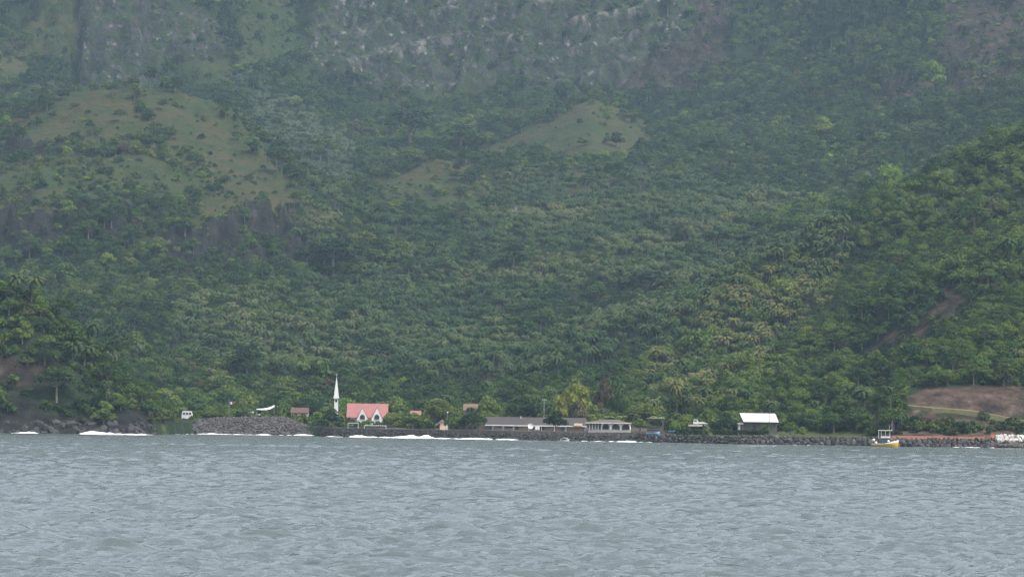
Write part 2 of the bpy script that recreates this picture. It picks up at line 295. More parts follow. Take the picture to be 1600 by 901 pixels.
def gridmesh(name, V, Q, m, smooth=True):
    me = bpy.data.meshes.new(name); me.vertices.add(len(V)); me.vertices.foreach_set('co', np.ascontiguousarray(V, np.float32).ravel())
    me.loops.add(Q.size); me.loops.foreach_set('vertex_index', np.ascontiguousarray(Q, np.int32).ravel()); me.polygons.add(len(Q))
    me.polygons.foreach_set('loop_start', np.arange(0, Q.size, Q.shape[1], dtype=np.int32)); me.polygons.foreach_set('loop_total', np.full(len(Q), Q.shape[1], np.int32))
    me.polygons.foreach_set('use_smooth', np.full(len(Q), smooth)); me.materials.append(m); me.update(); me.validate(); return me
def terrain_mat():
    m = bpy.data.materials.new('terrain'); m.use_nodes = True; n = m.node_tree; p = n.nodes['Principled BSDF']; p.inputs['Roughness'].default_value = .9; p.inputs['Specular IOR Level'].default_value = .15
    geo = n.nodes.new('ShaderNodeNewGeometry')
    def noise(scale, st=(1, 1, 1), detail=6):
        mp = n.nodes.new('ShaderNodeMapping'); mp.inputs['Scale'].default_value = st; n.links.new(geo.outputs['Position'], mp.inputs[0])
        z = n.nodes.new('ShaderNodeTexNoise'); z.inputs['Scale'].default_value = scale; z.inputs['Detail'].default_value = detail; z.inputs['Roughness'].default_value = .65; n.links.new(mp.outputs[0], z.inputs['Vector']); return z.outputs['Fac']
    def cr(fac, stops): r = ramp(n, stops); n.links.new(fac, r.inputs[0]); return r.outputs[0]
    def mix(f, a, b):
        x = n.nodes.new('ShaderNodeMix'); x.data_type = 'RGBA'; n.links.new(f, x.inputs[0]); n.links.new(a, x.inputs[6]); n.links.new(b, x.inputs[7]); return x.outputs[2]
    fine = noise(.35); mid = noise(.06); tall = noise(.09, (1, 1, .3)); crk = noise(.17, (1, 1, .8), 9)
    def attr(nm): a_ = n.nodes.new('ShaderNodeAttribute'); a_.attribute_name = nm; return a_.outputs['Fac']
    blot = noise(.022, (1, 1, 1), 5)
    col = cr(fine, [(.3, (.008, .016, .006)), (.7, (.018, .03, .01))])
    dry = mix(cr(mid, [(.42, (0, 0, 0)), (.58, (1, 1, 1))]), cr(fine, [(.3, (.024, .025, .008)), (.7, (.05, .042, .015))]), cr(fine, [(.3, (.012, .024, .006)), (.7, (.028, .037, .01))]))
    col = mix(attr('grass'), col, mix(cr(blot, [(.4, (0, 0, 0)), (.6, (1, 1, 1))]), cr(fine, [(.3, (.010, .023, .005)), (.7, (.022, .038, .009))]), cr(fine, [(.3, (.018, .026, .007)), (.7, (.036, .04, .012))])))
    col = mix(attr('dry'), col, dry)
    rock = mix(cr(tall, [(.4, (0, 0, 0)), (.6, (1, 1, 1))]), cr(crk, [(.42, (.004, .004, .005)), (.52, (.02, .02, .021)), (.60, (.075, .068, .066)), (.67, (.24, .22, .21))]), cr(crk, [(.4, (.014, .014, .015)), (.58, (.036, .032, .031)), (.7, (.08, .068, .064))]))
    veg = cr(noise(.13, (1, 1, 1.5), 9), [(.47, (0, 0, 0)), (.52, (1, 1, 1))]); rock = mix(veg, rock, cr(fine, [(.3, (.012, .021, .008)), (.7, (.024, .036, .013))]))
    rock = mix(attr('pale'), rock, cr(crk, [(.35, (.04, .037, .035)), (.62, (.15, .135, .13))]))
    col = mix(attr('rock'), col, rock)
    col = mix(attr('brown'), col, cr(crk, [(.38, (.006, .006, .005)), (.55, (.026, .019, .014)), (.7, (.07, .051, .038))]))
    col = mix(attr('cut'), col, cr(crk, [(.36, (.016, .011, .008)), (.52, (.058, .038, .027)), (.62, (.085, .062, .048)), (.72, (.17, .14, .12))]))
    col = mix(attr('basalt'), col, cr(crk, [(.38, (.004, .004, .004)), (.6, (.018, .017, .015)), (.75, (.055, .048, .042))]))
    col = mix(attr('lawn'), col, cr(fine, [(.3, (.035, .05, .014)), (.7, (.062, .072, .022))]))
    col = mix(attr('earth'), col, cr(fine, [(.3, (.05, .042, .034)), (.7, (.09, .074, .06))]))
    n.links.new(col, p.inputs['Base Color'])
    b = n.nodes.new('ShaderNodeBump'); b.inputs['Distance'].default_value = 4; b.inputs['Strength'].default_value = 1; n.links.new(crk, b.inputs['Height']); n.links.new(b.outputs[0], p.inputs['Normal'])
    return m
tm = gridmesh('terrain', np.stack([GX, GY, GZ], -1).reshape(-1, 3), quads, terrain_mat())
for k, v in CV.items():
    at_ = tm.attributes.new(k, 'FLOAT', 'POINT'); at_.data.foreach_set('value', v.astype(np.float32).ravel())
terr = tag(link('terrain', tm), kind='structure')
# ------------------------------------------------------------------ sea
def sea_mat():
    m = bpy.data.materials.new('sea_water'); m.use_nodes = True; n = m.node_tree; p = n.nodes['Principled BSDF']
    p.inputs['Base Color'].default_value = (.062, .08, .083, 1); p.inputs['Roughness'].default_value = .10; p.inputs['IOR'].default_value = 1.33
    geo = n.nodes.new('ShaderNodeNewGeometry'); h = None
    for scl, st, amp in ((.7, (.6, 1, 1), .30), (2.4, (.6, 1, 1), .12)):
        mp = n.nodes.new('ShaderNodeMapping'); mp.inputs['Scale'].default_value = st; n.links.new(geo.outputs['Position'], mp.inputs[0])
        z = n.nodes.new('ShaderNodeTexNoise'); z.inputs['Scale'].default_value = scl; z.inputs['Detail'].default_value = 4; n.links.new(mp.outputs[0], z.inputs['Vector'])
        mm = n.nodes.new('ShaderNodeMath'); mm.operation = 'MULTIPLY_ADD'; mm.inputs[1].default_value = amp; n.links.new(z.outputs['Fac'], mm.inputs[0])
        if h is not None: n.links.new(h, mm.inputs[2])
        h = mm.outputs[0]
    b = n.nodes.new('ShaderNodeBump'); b.inputs['Distance'].default_value = 1; b.inputs['Strength'].default_value = 1; n.links.new(h, b.inputs['Height']); n.links.new(b.outputs[0], p.inputs['Normal'])
    return m
SEA = sea_mat()
yr = [85.0]
while yr[-1] < 1345: yr.append(yr[-1] + max(.2, yr[-1] * .0022))
yr = np.array(yr); ncs = 480
sy = np.repeat(yr[:, None], ncs, 1); sx = np.linspace(-1, 1, ncs)[None, :] * (.155 * sy + 14)
sx = sx + RNG.uniform(-.3, .3, sx.shape) * (.31 * sy + 28) / ncs; sx[:, 0] = -(.155 * yr + 14); sx[:, -1] = .155 * yr + 14
sz = np.zeros_like(sy); px_sp = (.31 * sy + 28) / ncs
for i in range(64):
    lam = .32 * (7 / .32) ** (i / 63) * RNG.uniform(.9, 1.1); th = RNG.normal(math.radians(-75), 1.0); ph = RNG.uniform(0, 6.28)
    amp = .0125 * lam ** .6 * (1 if lam < 3 else .95) * RNG.uniform(.6, 1.3); k_ = 2 * math.pi / lam
    fade = np.clip((lam / np.maximum(px_sp, sy * .0022) - 1.3) / 1.2, 0, 1)
    grp = .35 + 2.6 * vn(sx / (lam * 5) + i * 7.7, sy / (lam * 6), 100 + i) ** 3
    q_ = k_ * (sx * math.cos(th) + sy * math.sin(th)) + ph + 2 * vn(sx / lam / 3, sy / lam / 3, 200 + i)
    sz += amp * grp * fade * (np.sin(q_) + .25 * np.cos(2 * q_))
edge = np.minimum(np.clip((sy - 85) / 4, 0, 1), np.clip((1 - np.abs(np.linspace(-1, 1, ncs)))[None, :] * 30, 0, 1)); sz *= edge
ii = np.arange(sx.size).reshape(sx.shape); sq = np.stack([ii[:-1, :-1], ii[:-1, 1:], ii[1:, 1:], ii[1:, :-1]], -1).reshape(-1, 4)
V = np.stack([sx, sy, sz], -1).reshape(-1, 3); b = len(V)
W0, W1 = .155 * yr[0] + 14, .155 * yr[-1] + 14; i00, i01, i10, i11 = 0, ncs - 1, ii[-1, 0], ii[-1, -1]
V = np.concatenate([V, np.array([(-3000, -1500, 0), (3000, -1500, 0), (3000, 85, 0), (-3000, 85, 0), (-3000, yr[-1], 0), (3000, yr[-1], 0)])])
sm = bpy.data.meshes.new('sea'); sm = gridmesh('sea', V, np.concatenate([sq, np.array([(b, b + 1, b + 2, b + 3), (b + 3, i00, i10, b + 4), (i01, b + 2, b + 5, i11)])]), SEA)
sea = tag(link('sea', sm), kind='structure')
bx = MB().box(-3050, 3050, -1550, 4050, -8, max(float(GZ.max()) + 25, 300))
vm = bpy.data.materials.new('haze'); vm.use_nodes = True; vn_ = vm.node_tree; vn_.nodes.remove(vn_.nodes['Principled BSDF'])
pv = vn_.nodes.new('ShaderNodeVolumePrincipled'); pv.inputs['Color'].default_value = (.46, .66, .84, 1); pv.inputs['Density'].default_value = HAZE; pv.inputs['Density Attribute'].default_value = ''; pv.inputs['Anisotropy'].default_value = 0.0
vn_.links.new(pv.outputs[0], vn_.nodes['Material Output'].inputs['Volume'])
hz = tag(bx.build('haze', vm), kind='stuff')
# ------------------------------------------------------------------ plant shapes
def quads_at(P, N, S, asp=.7):
    """leaf sprays: one bent four-sided face each"""
    n = len(P); N = N / np.linalg.norm(N, axis=1, keepdims=True); q = RNG.normal(size=(n, 3)); A = np.cross(N, q); A /= np.linalg.norm(A, axis=1, keepdims=True); B = np.cross(N, A)
    S = S[:, None]; a_ = A * S; b_ = B * S * asp
    V = np.stack([P - a_, P - b_ * .9 + N * S * .15, P + a_, P + b_ * 1.1 + N * S * .15], 1).reshape(-1, 3)
    return V, np.arange(4 * n).reshape(n, 4)
def crown_round(R, H, z0, lobes, n, s, flat=.75, spread=.62):
    c = []; 
    for i in range(lobes):
        g = i * 2.4 + RNG.uniform(-.5, .5); t = math.sqrt((i + .5) / lobes); r = R * spread * t
        c.append((math.cos(g) * r, math.sin(g) * r, z0 + H * (.2 + .55 * (1 - t) + RNG.uniform(-.1, .16)), R * RNG.uniform(.34, .52)))
    c = np.array(c); k = RNG.integers(0, lobes, n); d = RNG.normal(size=(n, 3)); d[:, 2] = np.abs(d[:, 2]) * .9 - .25; d /= np.linalg.norm(d, axis=1, keepdims=True)
    rr = c[k, 3] * RNG.uniform(.55, 1.06, n) ** .5; P = c[k, :3] + d * rr[:, None] * np.array([1, 1, flat])
    N = d + RNG.normal(size=(n, 3)) * .45; return quads_at(P, N, RNG.uniform(.6, 1.25, n) * s), c
def crown_umbrella(R, H, z0, layers, n, s):
    c = []
    for i in range(layers):
        g = i * 2.4 + RNG.uniform(-.4, .4); t = i / (layers - 1); r = R * (.15 + .5 * t) if i else 0
        c.append((math.cos(g) * r, math.sin(g) * r, z0 + H * (1 - .72 * t + RNG.uniform(-.05, .05)), R * RNG.uniform(.38, .55)))
    c = np.array(c); k = RNG.integers(0, layers, n); g = RNG.uniform(0, 6.283, n); rr = np.sqrt(RNG.uniform(0, 1, n)) * c[k, 3]
    P = np.stack([c[k, 0] + np.cos(g) * rr, c[k, 1] + np.sin(g) * rr, c[k, 2] + .16 * R * (1 - (rr / c[k, 3]) ** 2) + RNG.normal(size=n) * .12 - .1], 1)
    N = np.stack([np.cos(g) * rr / c[k, 3] * .5, np.sin(g) * rr / c[k, 3] * .5, np.ones(n)], 1) + RNG.normal(size=(n, 3)) * .3
    return quads_at(P, N, RNG.uniform(.6, 1.2, n) * s), c
def limbs(c, h0, r0, lean=0):
    m = MB(); top = np.array([lean, 0, h0]); m.tube([(0, 0, -1.2), (lean * .4, 0, h0 * .5), top], [r0 * 1.3, r0, r0 * .75], 6)
    for q in c[:7]: m.tube([top * .92, (top + q[:3]) * .5 + np.array([0, 0, -.3]), q[:3]], [r0 * .55, r0 * .38, r0 * .15], 4)
    return m
def fronds(n, L, w, droop, z0, up0=.9, cone=.0):
    V = []; Fc = []
    for i in range(n):
        g = i * 2.399 + RNG.uniform(-.2, .2); t = (i + .5) / n; el = up0 * (1 - t * 1.45) + RNG.uniform(-.1, .1); l = L * RNG.uniform(.85, 1.1); p = np.array([0, 0, z0]); b0 = len(V); K = 6
        for k in range(K + 1):
            u = k / K; a_ = el - droop * u * (1 + .6 * u); fw = np.array([math.cos(g) * math.cos(a_), math.sin(g) * math.cos(a_), math.sin(a_)]); sd_ = np.array([-math.sin(g), math.cos(g), 0])
            ww = w * (math.sin(math.pi * min(1, .12 + u * .86)) ** .6) * (1 if k % 2 else .62); V += [p - sd_ * ww - np.array([0, 0, ww * .55]), p, p + sd_ * ww - np.array([0, 0, ww * .55])]; p = p + fw * l / K
        for k in range(K):
            q = b0 + k * 3; Fc += [(q, q + 3, q + 4, q + 1), (q + 1, q + 4, q + 5, q + 2)]
    return np.array(V), np.array(Fc)
def palm_shape(h, L, n=18, lean=1.0, w=.55, droop=1.15):
    V, Q = fronds(n, L, w, droop, 0); V = V + np.array([lean, 0, h]); t = MB()
    pts = [(lean * (u ** 1.6), 0, -1 + (h + 1) * u) for u in np.linspace(0, 1, 6)]; t.tube(pts, [.28, .2, .17, .15, .14, .17], 5); return (V, Q), t
SHAPES = []   # (kind, crown mesh, trunk mesh, radius, height)
def add_shape(kind, crown, trunk, m, bark, R, H):
    V, Q = crown; i = len(SHAPES); cm = gridmesh('crown', V, Q, m, False); t = newmesh('trunk', trunk.v, trunk.f, [bark])
    tv = np.array(trunk.v); jm = newmesh('tree_shape', np.concatenate([V, tv]), [tuple(q) for q in Q] + [tuple(j + len(V) for j in f) for f in trunk.f], [m, bark], [0] * len(Q) + [1] * len(trunk.f))
    SHAPES.append(dict(kind=kind, crown=cm, trunk=t, joined=jm, R=R, H=H)); return i
def broad(m, R, H, lobes, n, s, kind='broad', bark=BARK):
    cr_, c = crown_round(R, H * .9, H * (.12 if kind != 'shrub' else .02), lobes, n, s); return add_shape(kind, cr_, limbs(c, H * .35, R * .06), m, bark, R, H)
def umbr(m, R, H, layers, n, s, kind='umbrella'):
    cr_, c = crown_umbrella(R, H * .5, H * .45, layers, n, s); return add_shape(kind, cr_, limbs(c, H * .5, R * .05), m, BARK, R, H)
def palm(m, h, L, n, lean, kind='palm', **k):
    cr_, t = palm_shape(h, L, n, lean, **k); return add_shape(kind, cr_, t, m, BARK_PALM, L * .85, h + L * .5)
GREENS = [broad(L_GREEN, 4.2, 8, 9, 900, .42), broad(L_GREEN, 5, 9, 12, 1100, .45), broad(L_GREEN, 3.6, 9, 7, 800, .4), broad(L_GREEN, 4.6, 7, 10, 900, .42)]
DARKS = [broad(L_DARK, 4.6, 9, 10, 1000, .42), broad(L_DARK, 3.8, 8, 8, 850, .4)]
FRESH = [broad(L_FRESH, 4.4, 7.5, 10, 950, .42), broad(L_FRESH, 3.8, 7, 8, 850, .4), broad(L_FRESH, 5, 8, 12, 1050, .44)]
LIMES = [broad(L_LIME, 4.2, 8, 8, 900, .42), broad(L_LIME, 3.6, 7, 7, 800, .4)]
OLIVES = [broad(L_OLIVE, 4.2, 7, 9, 800, .4), broad(L_OLIVE, 3.6, 6, 7, 700, .38)]
RUSTS = [broad(L_RUST, 3.8, 8, 8, 700, .4)]
UMBS = [umbr(L_GREEN, 6, 9, 8, 1000, .42), umbr(L_GREEN, 5, 8, 7, 900, .42), umbr(L_DARK, 5.5, 9, 8, 1000, .42)]
PALMS = [palm(L_PALM, 8, 4.3, 26, 1.2, w=.8), palm(L_PALM, 9.5, 4.5, 28, -1.4, w=.8, droop=1.3), palm(L_PALM, 6.5, 4.2, 24, .5, w=.85), palm(L_PALM, 10.5, 4.0, 24, 1.8, w=.75, droop=1.4)]
PALMY = [palm(L_PALMY, 7.5, 4.2, 24, 1.0, w=.75), palm(L_PALMY, 6, 4.0, 22, -.8, w=.75)]
PALMSV = [palm(L_PALMS, 8, 4.1, 22, .8, w=.7), palm(L_PALMS, 7, 4.0, 22, -1.0, w=.7)]
SHRUBS = [broad(L_FRESH, 1.9, 2.6, 5, 260, .34, 'shrub'), broad(L_OLIVE, 1.8, 2.2, 5, 240, .32, 'shrub'), broad(L_DARK, 2.1, 2.6, 5, 260, .34, 'shrub'), broad(L_LIME, 1.5, 2.0, 4, 200, .3, 'shrub')]
def bare_tree(H):
    t = MB(); t.tube([(0, 0, -1), (.2, 0, H * .3), (0, .1, H * .45)], [.35, .25, .2], 5); tw = MB()
    for i in range(11):
        g = i * 2.4; r = H * RNG.uniform(.25, .45); z = H * RNG.uniform(.7, 1.0); m_ = np.array([math.cos(g) * r * .5, math.sin(g) * r * .5, H * .6])
        tw.tube([(0, .1, H * RNG.uniform(.3, .45)), m_, (math.cos(g) * r, math.sin(g) * r, z)], [.16, .11, .04], 4)
        for j in range(3): e_ = m_ + RNG.normal(size=3) * np.array([1.3, 1.3, .5]) + np.array([0, 0, H * .25]); tw.tube([m_, e_], [.08, .03], 3)
    return t, tw
# ------------------------------------------------------------------ where the plants stand
P_PALM = [(470, 250), (560, 320), (720, 350), (760, 255), (1000, 255), (1200, 290), (1340, 330), (1280, 400), (1150, 470), (1000, 545), (820, 585), (500, 585), (250, 560), (280, 460), (470, 440)]
P_YEL = [(1010, 590), (1050, 480), (1150, 430), (1330, 380), (1300, 460), (1200, 560), (1090, 640), (1030, 640)]
P_SIL = [(325, 112), (400, 125), (555, 240), (545, 300), (450, 275), (390, 180)]
P_SCRUB = [(1180, 590), (1250, 500), (1300, 430), (1420, 400), (1500, 300), (1700, 250), (1700, 620), (1350, 640)]
KEEP = [(56, 582, 118, 622, 1226), (100, 532, 150, 560, 1245), (518, 583, 540, 655, 1342), (538, 628, 608, 655, 1362), (640, 640, 658, 650, 1362), (722, 629, 768, 640, 1344), (680, 652, 990, 690, 1260), (1008, 648, 1150, 700, 1195), (1150, 640, 1220, 700, 1172), (282, 638, 302, 656, 1420), (355, 624, 370, 634, 1420), (386, 630, 430, 650, 1420), (452, 634, 482, 645, 1420),
        (865, 585, 936, 640, 1300), (1040, 585, 1075, 642, 1300), (540, 655, 608, 690, 1330), (1395, 676, 1610, 700, 1200), (1425, 604, 1610, 645, 1192), (1345, 530, 1420, 560, 1330), (1395, 495, 1465, 532, 1360), (1445, 450, 1505, 497, 1400)]
N0 = 140000
NLOW = 30000; ty = np.sqrt(RNG.uniform(1130 ** 2, 3350 ** 2, N0)); ty[-NLOW:] = RNG.uniform(1130, 1420, NLOW); low = np.arange(N0) >= N0 - NLOW; tx = RNG.uniform(-1, 1, N0) * (.142 * ty + 22); tz = ground(tx, ty)
cv = cover(tx, ty, tz, 14.); px, py = proj(np.stack([tx, ty, tz], -1)); rn = RNG.uniform(0, 1, N0); big = fbm(tx / 120, ty / 120, 91, 3)
shd = ty - shore(tx); onhead = (ridge(tx, ty, HEAD, .85) > 1.5) & (ty < 1330)
ok = (tz > 2.9) & ((shd > 14) | onhead) & ((shd > 52) | (onhead & (tz > 5)) | ((px > 1218) & (shd > 18))) & (py < 690) & (py > -110) & (px > -70) & (px < 1670)
rough_ = cv['rock'] | cv['brown'] | cv['cut'] | cv['basalt']; open_ = cv['dry'] | cv['grass'] | cv['lawn'] | cv['earth']
shp = np.full(N0, -1); scl = np.ones(N0)
def pick(mask, lst): k = np.nonzero(mask)[0]; shp[k] = np.asarray(lst)[RNG.integers(0, len(lst), len(k))]
pal = inpoly(px, py - 20, P_PALM) & (ty > 1450); yel = inpoly(px, py - 20, P_YEL) & (ty < 1750); sil = inpoly(px, py, P_SIL) & (ty > 2250); scr = inpoly(px, py, P_SCRUB) & (ty < 1760)
r2 = RNG.uniform(0, 1, N0); r3 = RNG.uniform(0, 1, N0)
pick(r2 < .50, GREENS); pick((r2 >= .50) & (r2 < .66), DARKS); pick((r2 >= .66) & (r2 < .84), UMBS); pick((r2 >= .84) & (r2 < .93), OLIVES); pick((r2 >= .93) & (r2 < .955), LIMES); pick((r2 >= .955) & (r2 < .958), RUSTS); pick(r2 >= .958, PALMS)
pick(scr & (r3 < .6), OLIVES + GREENS[:2] + UMBS[:2])
pick(pal & (r3 < .42 + .45 * (big > -.15)), PALMS); pick(yel & (r3 < .75), PALMY + PALMS[:1]); pick(sil & (r3 < .7), PALMSV)
for P_, lst in (([(1150, 365), (1290, 300), (1330, 318), (1200, 385)], FRESH), ([(570, 185), (720, 168), (780, 215), (600, 240)], FRESH + UMBS[:1]), ([(1040, 20), (1200, 0), (1230, 60), (1080, 90)], FRESH), ([(780, 500), (980, 430), (1010, 470), (820, 540)], UMBS), ([(470, 400), (560, 330), (600, 400), (520, 460)], UMBS + FRESH[:1]), ([(1340, 300), (1600, 210), (1650, 300), (1400, 400)], FRESH + GREENS)): pick(inpoly(px, py - 10, P_) & (r3 < .8), lst)
scl = RNG.uniform(.65, 1.2, N0) * (1 + .75 * np.clip(fbm(tx / 75, ty / 75, 97, 3) + .1, 0, 1)) * np.where(RNG.uniform(0, 1, N0) < .06, 1.5, 1); pk = np.isin(shp, PALMS + PALMY + PALMSV); scl = np.where(pk, RNG.uniform(.58, .9, N0), scl * .82)
pick((open_ & (r3 < .9)) | (rough_ & (r3 < .93)), SHRUBS); shr = np.isin(shp, SHRUBS); scl = np.where(shr, RNG.uniform(.35, 1.0, N0) + 1.0 * (RNG.uniform(0, 1, N0) < .15), scl); scl = np.where(scr & ~shr, scl * .72, scl)
pick(onhead & (r3 < .55), SHRUBS); onh = onhead & ~np.isin(shp, SHRUBS); scl = np.where(onh, scl * .75, scl)
fresh = (ty < 1520) & ~pk & (r3 > .3) & ~np.isin(shp, SHRUBS); pick(fresh, FRESH + UMBS[:1]); pick((ty < 1780) & (px > 1000) & ~pk & (r3 > .55) & ~np.isin(shp, SHRUBS), FRESH); scl = np.where((RNG.uniform(0, 1, N0) < .05) & (ty > 1550) & ~pk & ~np.isin(shp, SHRUBS), scl * 1.5, scl)
pick(low & (r3 < .93), SHRUBS[:3] + SHRUBS[:1]); scl = np.where(low, RNG.uniform(.7, 1.7, N0), scl)
patch = fbm(tx / 30, ty / 30, 95, 3); bas = cv['basalt'] & (ty > 1500)
dens = np.where(rough_, np.where(cv['rock'], .85 * (patch > -.06) + .15, .4), np.where(open_, .22 + .6 * (patch > .12), 1.0)); dens = np.where((crest_dist(tx, ty) < 34) & ~rough_, dens * .2, dens); dens = np.where(cv['brown'] & (ty < 1500), .10, dens); dens = np.where(cv['cut'], np.where(low, .3, .2), dens); dens = np.where(cv['basalt'], np.where(bas, .8, .12), dens); dens = np.where(cv['lawn'] | cv['earth'], .0, dens)
ok = ok | (low & (tz > 2.9) & (shd > 12) & ((px > 1218) | onhead) & (py < 690)); ok &= rn < dens
# no plant stands where it would hide a building, and crowns keep their distance
Rr = np.array([s['R'] for s in SHAPES])[shp] * scl; Hh = np.array([s['H'] for s in SHAPES])[shp] * scl
tpx, tpy = proj(np.stack([tx, ty, tz + Hh], -1)); rp = Rr * F / ty
for (x0, y0, x1, y1, Yb) in KEEP: ok &= ~((ty < Yb) & (~np.isin(shp, SHRUBS) | (rn > .35) | (y0 > 560)) & (px + rp > x0) & (px - rp < x1) & (tpy < y1) & (py > y0))
gap = {}; order = np.nonzero(ok)[0]; keep = []
for i in order:
    rad = Rr[i] * (.62 if pk[i] else .8); g = (int(tx[i] // 9), int(ty[i] // 9)); bad = False
    for a_ in (-1, 0, 1):
        for b_ in (-1, 0, 1):
            for (x_, y_, q_) in gap.get((g[0] + a_, g[1] + b_), ()):
                if (x_ - tx[i]) ** 2 + (y_ - ty[i]) ** 2 < ((rad + q_) * .62) ** 2: bad = True; break
            if bad: break
        if bad: break
    if not bad: gap.setdefault(g, []).append((tx[i], ty[i], rad)); keep.append(i)
keep = np.array(keep)
# how much of each plant shows: painter's buffer at a quarter of the photograph's size, hills included
zb = np.full((240, 420), 1e9); gpx, gpy = proj(np.stack([GX, GY, GZ], -1)); gi = ((gpy + 20) / 4).astype(int); gj = ((gpx + 40) / 4).astype(int); gm = (gi >= 0) & (gi < 240) & (gj >= 0) & (gj < 420) & (GZ > 0)
np.minimum.at(zb, (gi[gm], gj[gm]), GY[gm])
seen = {}
for i in keep[np.argsort(ty[keep])]:
    h_ = (.5 if pk[i] else 1.0); x0, x1 = int((px[i] - rp[i] * .8 + 40) / 4), int((px[i] + rp[i] * .8 + 40) / 4) + 1; y0 = int((tpy[i] + 20) / 4); y1 = max(y0 + 1, int((py[i] - (py[i] - tpy[i]) * (.55 if pk[i] else .15) + 20) / 4))
    x0, x1, y0, y1 = max(x0, 10), min(x1, 410), max(y0, 5), min(y1, 230)
    if x1 <= x0 or y1 <= y0: seen[i] = 0; continue
    z_ = zb[y0:y1, x0:x1]; vis = z_ > ty[i] - 6; seen[i] = int(vis.sum()); z_[vis] = np.minimum(z_[vis], ty[i] - 8)
COLS = [(240, 'above the headland'), (390, 'above the mound left part'), (500, 'above the mound right part'), (620, 'above the church'), (760, 'above the rusty roof'), (900, 'above the long brown roof'), (1010, 'above the white villa'), (1150, 'above the white truck'), (1330, 'above the white-roofed shed'), (1450, 'above the yellow boat'), (9999, 'above the orange wall')]
def where(i):
    x, y, Y = px[i], py[i], ty[i]
    if Y < 1330 and x < 260: return 'on the headland ' + ('crest' if tz[i] > 28 else 'slope above the surf')
    col = [c for p, c in COLS if x < p][0]
    if Y < 1500: return 'at the valley foot just ' + col
    if Y < 1650: return 'on the lowest slope ' + col
    if Y < 1850: return 'on the low slope ' + col
    if Y < 2100: return 'on the middle slope ' + col
    if Y < 2500: return 'high up the slope ' + col
    return 'just below the cliffs far ' + col
KN = {'broad': ('broadleaf_tree', 'tree', {L_GREEN.name: 'green broadleaf tree', L_DARK.name: 'dark green broadleaf tree', L_LIME.name: 'bright lime-green tree', L_FRESH.name: 'fresh green rounded tree', L_OLIVE.name: 'olive-brown broadleaf tree', L_RUST.name: 'rust-red leafed tree'}),
      'umbrella': ('umbrella_tree', 'tree', {L_GREEN.name: 'flat-layered green umbrella tree', L_DARK.name: 'flat-layered dark umbrella tree'}),
      'palm': ('coconut_palm', 'palm tree', {L_PALM.name: 'green coconut palm', L_PALMY.name: 'yellowed coconut palm', L_PALMS.name: 'silvery coconut palm'}),
      'shrub': ('shrub', 'shrub', {L_FRESH.name: 'small green shrub', L_OLIVE.name: 'small olive shrub', L_DARK.name: 'small dark shrub', L_LIME.name: 'small lime shrub'})}
def plant(k, loc, s, rz, label, group, name=None, cat=None):
    S = SHAPES[k]; nm, ct, _ = KN[S['kind']]
    t = thing(name or nm, loc, label, cat or ct, rz, group); t.scale = s if hasattr(s, '__len__') else (s, s, s)
    link('trunk', S['trunk'], t); link('crown', S['crown'], t); return t
pc = bpy.data.collections.new('tree_shapes')
for i, s in enumerate(SHAPES): pc.objects.link(bpy.data.objects.new('shape_%02d' % i, s['joined']))
def scatter_nodes():
    g = bpy.data.node_groups.new('scatter', 'GeometryNodeTree'); g.interface.new_socket('Geometry', in_out='INPUT', socket_type='NodeSocketGeometry'); g.interface.new_socket('Geometry', in_out='OUTPUT', socket_type='NodeSocketGeometry')
    N = g.nodes; i_ = N.new('NodeGroupInput'); o_ = N.new('NodeGroupOutput'); ci = N.new('GeometryNodeCollectionInfo'); ci.inputs[0].default_value = pc; ci.inputs['Separate Children'].default_value = True; ci.inputs['Reset Children'].default_value = True
    ip = N.new('GeometryNodeInstanceOnPoints'); ip.inputs['Pick Instance'].default_value = True
    def na(nm, dt): a_ = N.new('GeometryNodeInputNamedAttribute'); a_.data_type = dt; a_.inputs[0].default_value = nm; return [o for o in a_.outputs if o.enabled and o.name == 'Attribute'][0]
    g.links.new(i_.outputs[0], ip.inputs['Points']); g.links.new(ci.outputs[0], ip.inputs['Instance']); g.links.new(na('vi', 'INT'), ip.inputs['Instance Index'])
    er = N.new('FunctionNodeEulerToRotation'); g.links.new(na('rot', 'FLOAT_VECTOR'), er.inputs[0]); g.links.new(er.outputs[0], ip.inputs['Rotation']); g.links.new(na('scl', 'FLOAT'), ip.inputs['Scale']); g.links.new(ip.outputs[0], o_.inputs[0]); return g
SG = scatter_nodes(); rot = RNG.uniform(0, 6.283, N0)
masses = {'broad': ('forest', 'dense green broadleaf forest covering the mountainsides'), 'umbrella': ('umbrella_forest', 'flat-layered umbrella trees mixed through the valley forest'), 'palm': ('palm_grove_vegetation', 'coconut palms massed over the valley slopes'), 'shrub': ('undergrowth', 'low scrub dotted over grass and rock faces')}
kinds = np.array([s['kind'] for s in SHAPES])[shp]; NSOLO = {'broad': 290, 'umbrella': 150, 'palm': 290, 'shrub': 150}
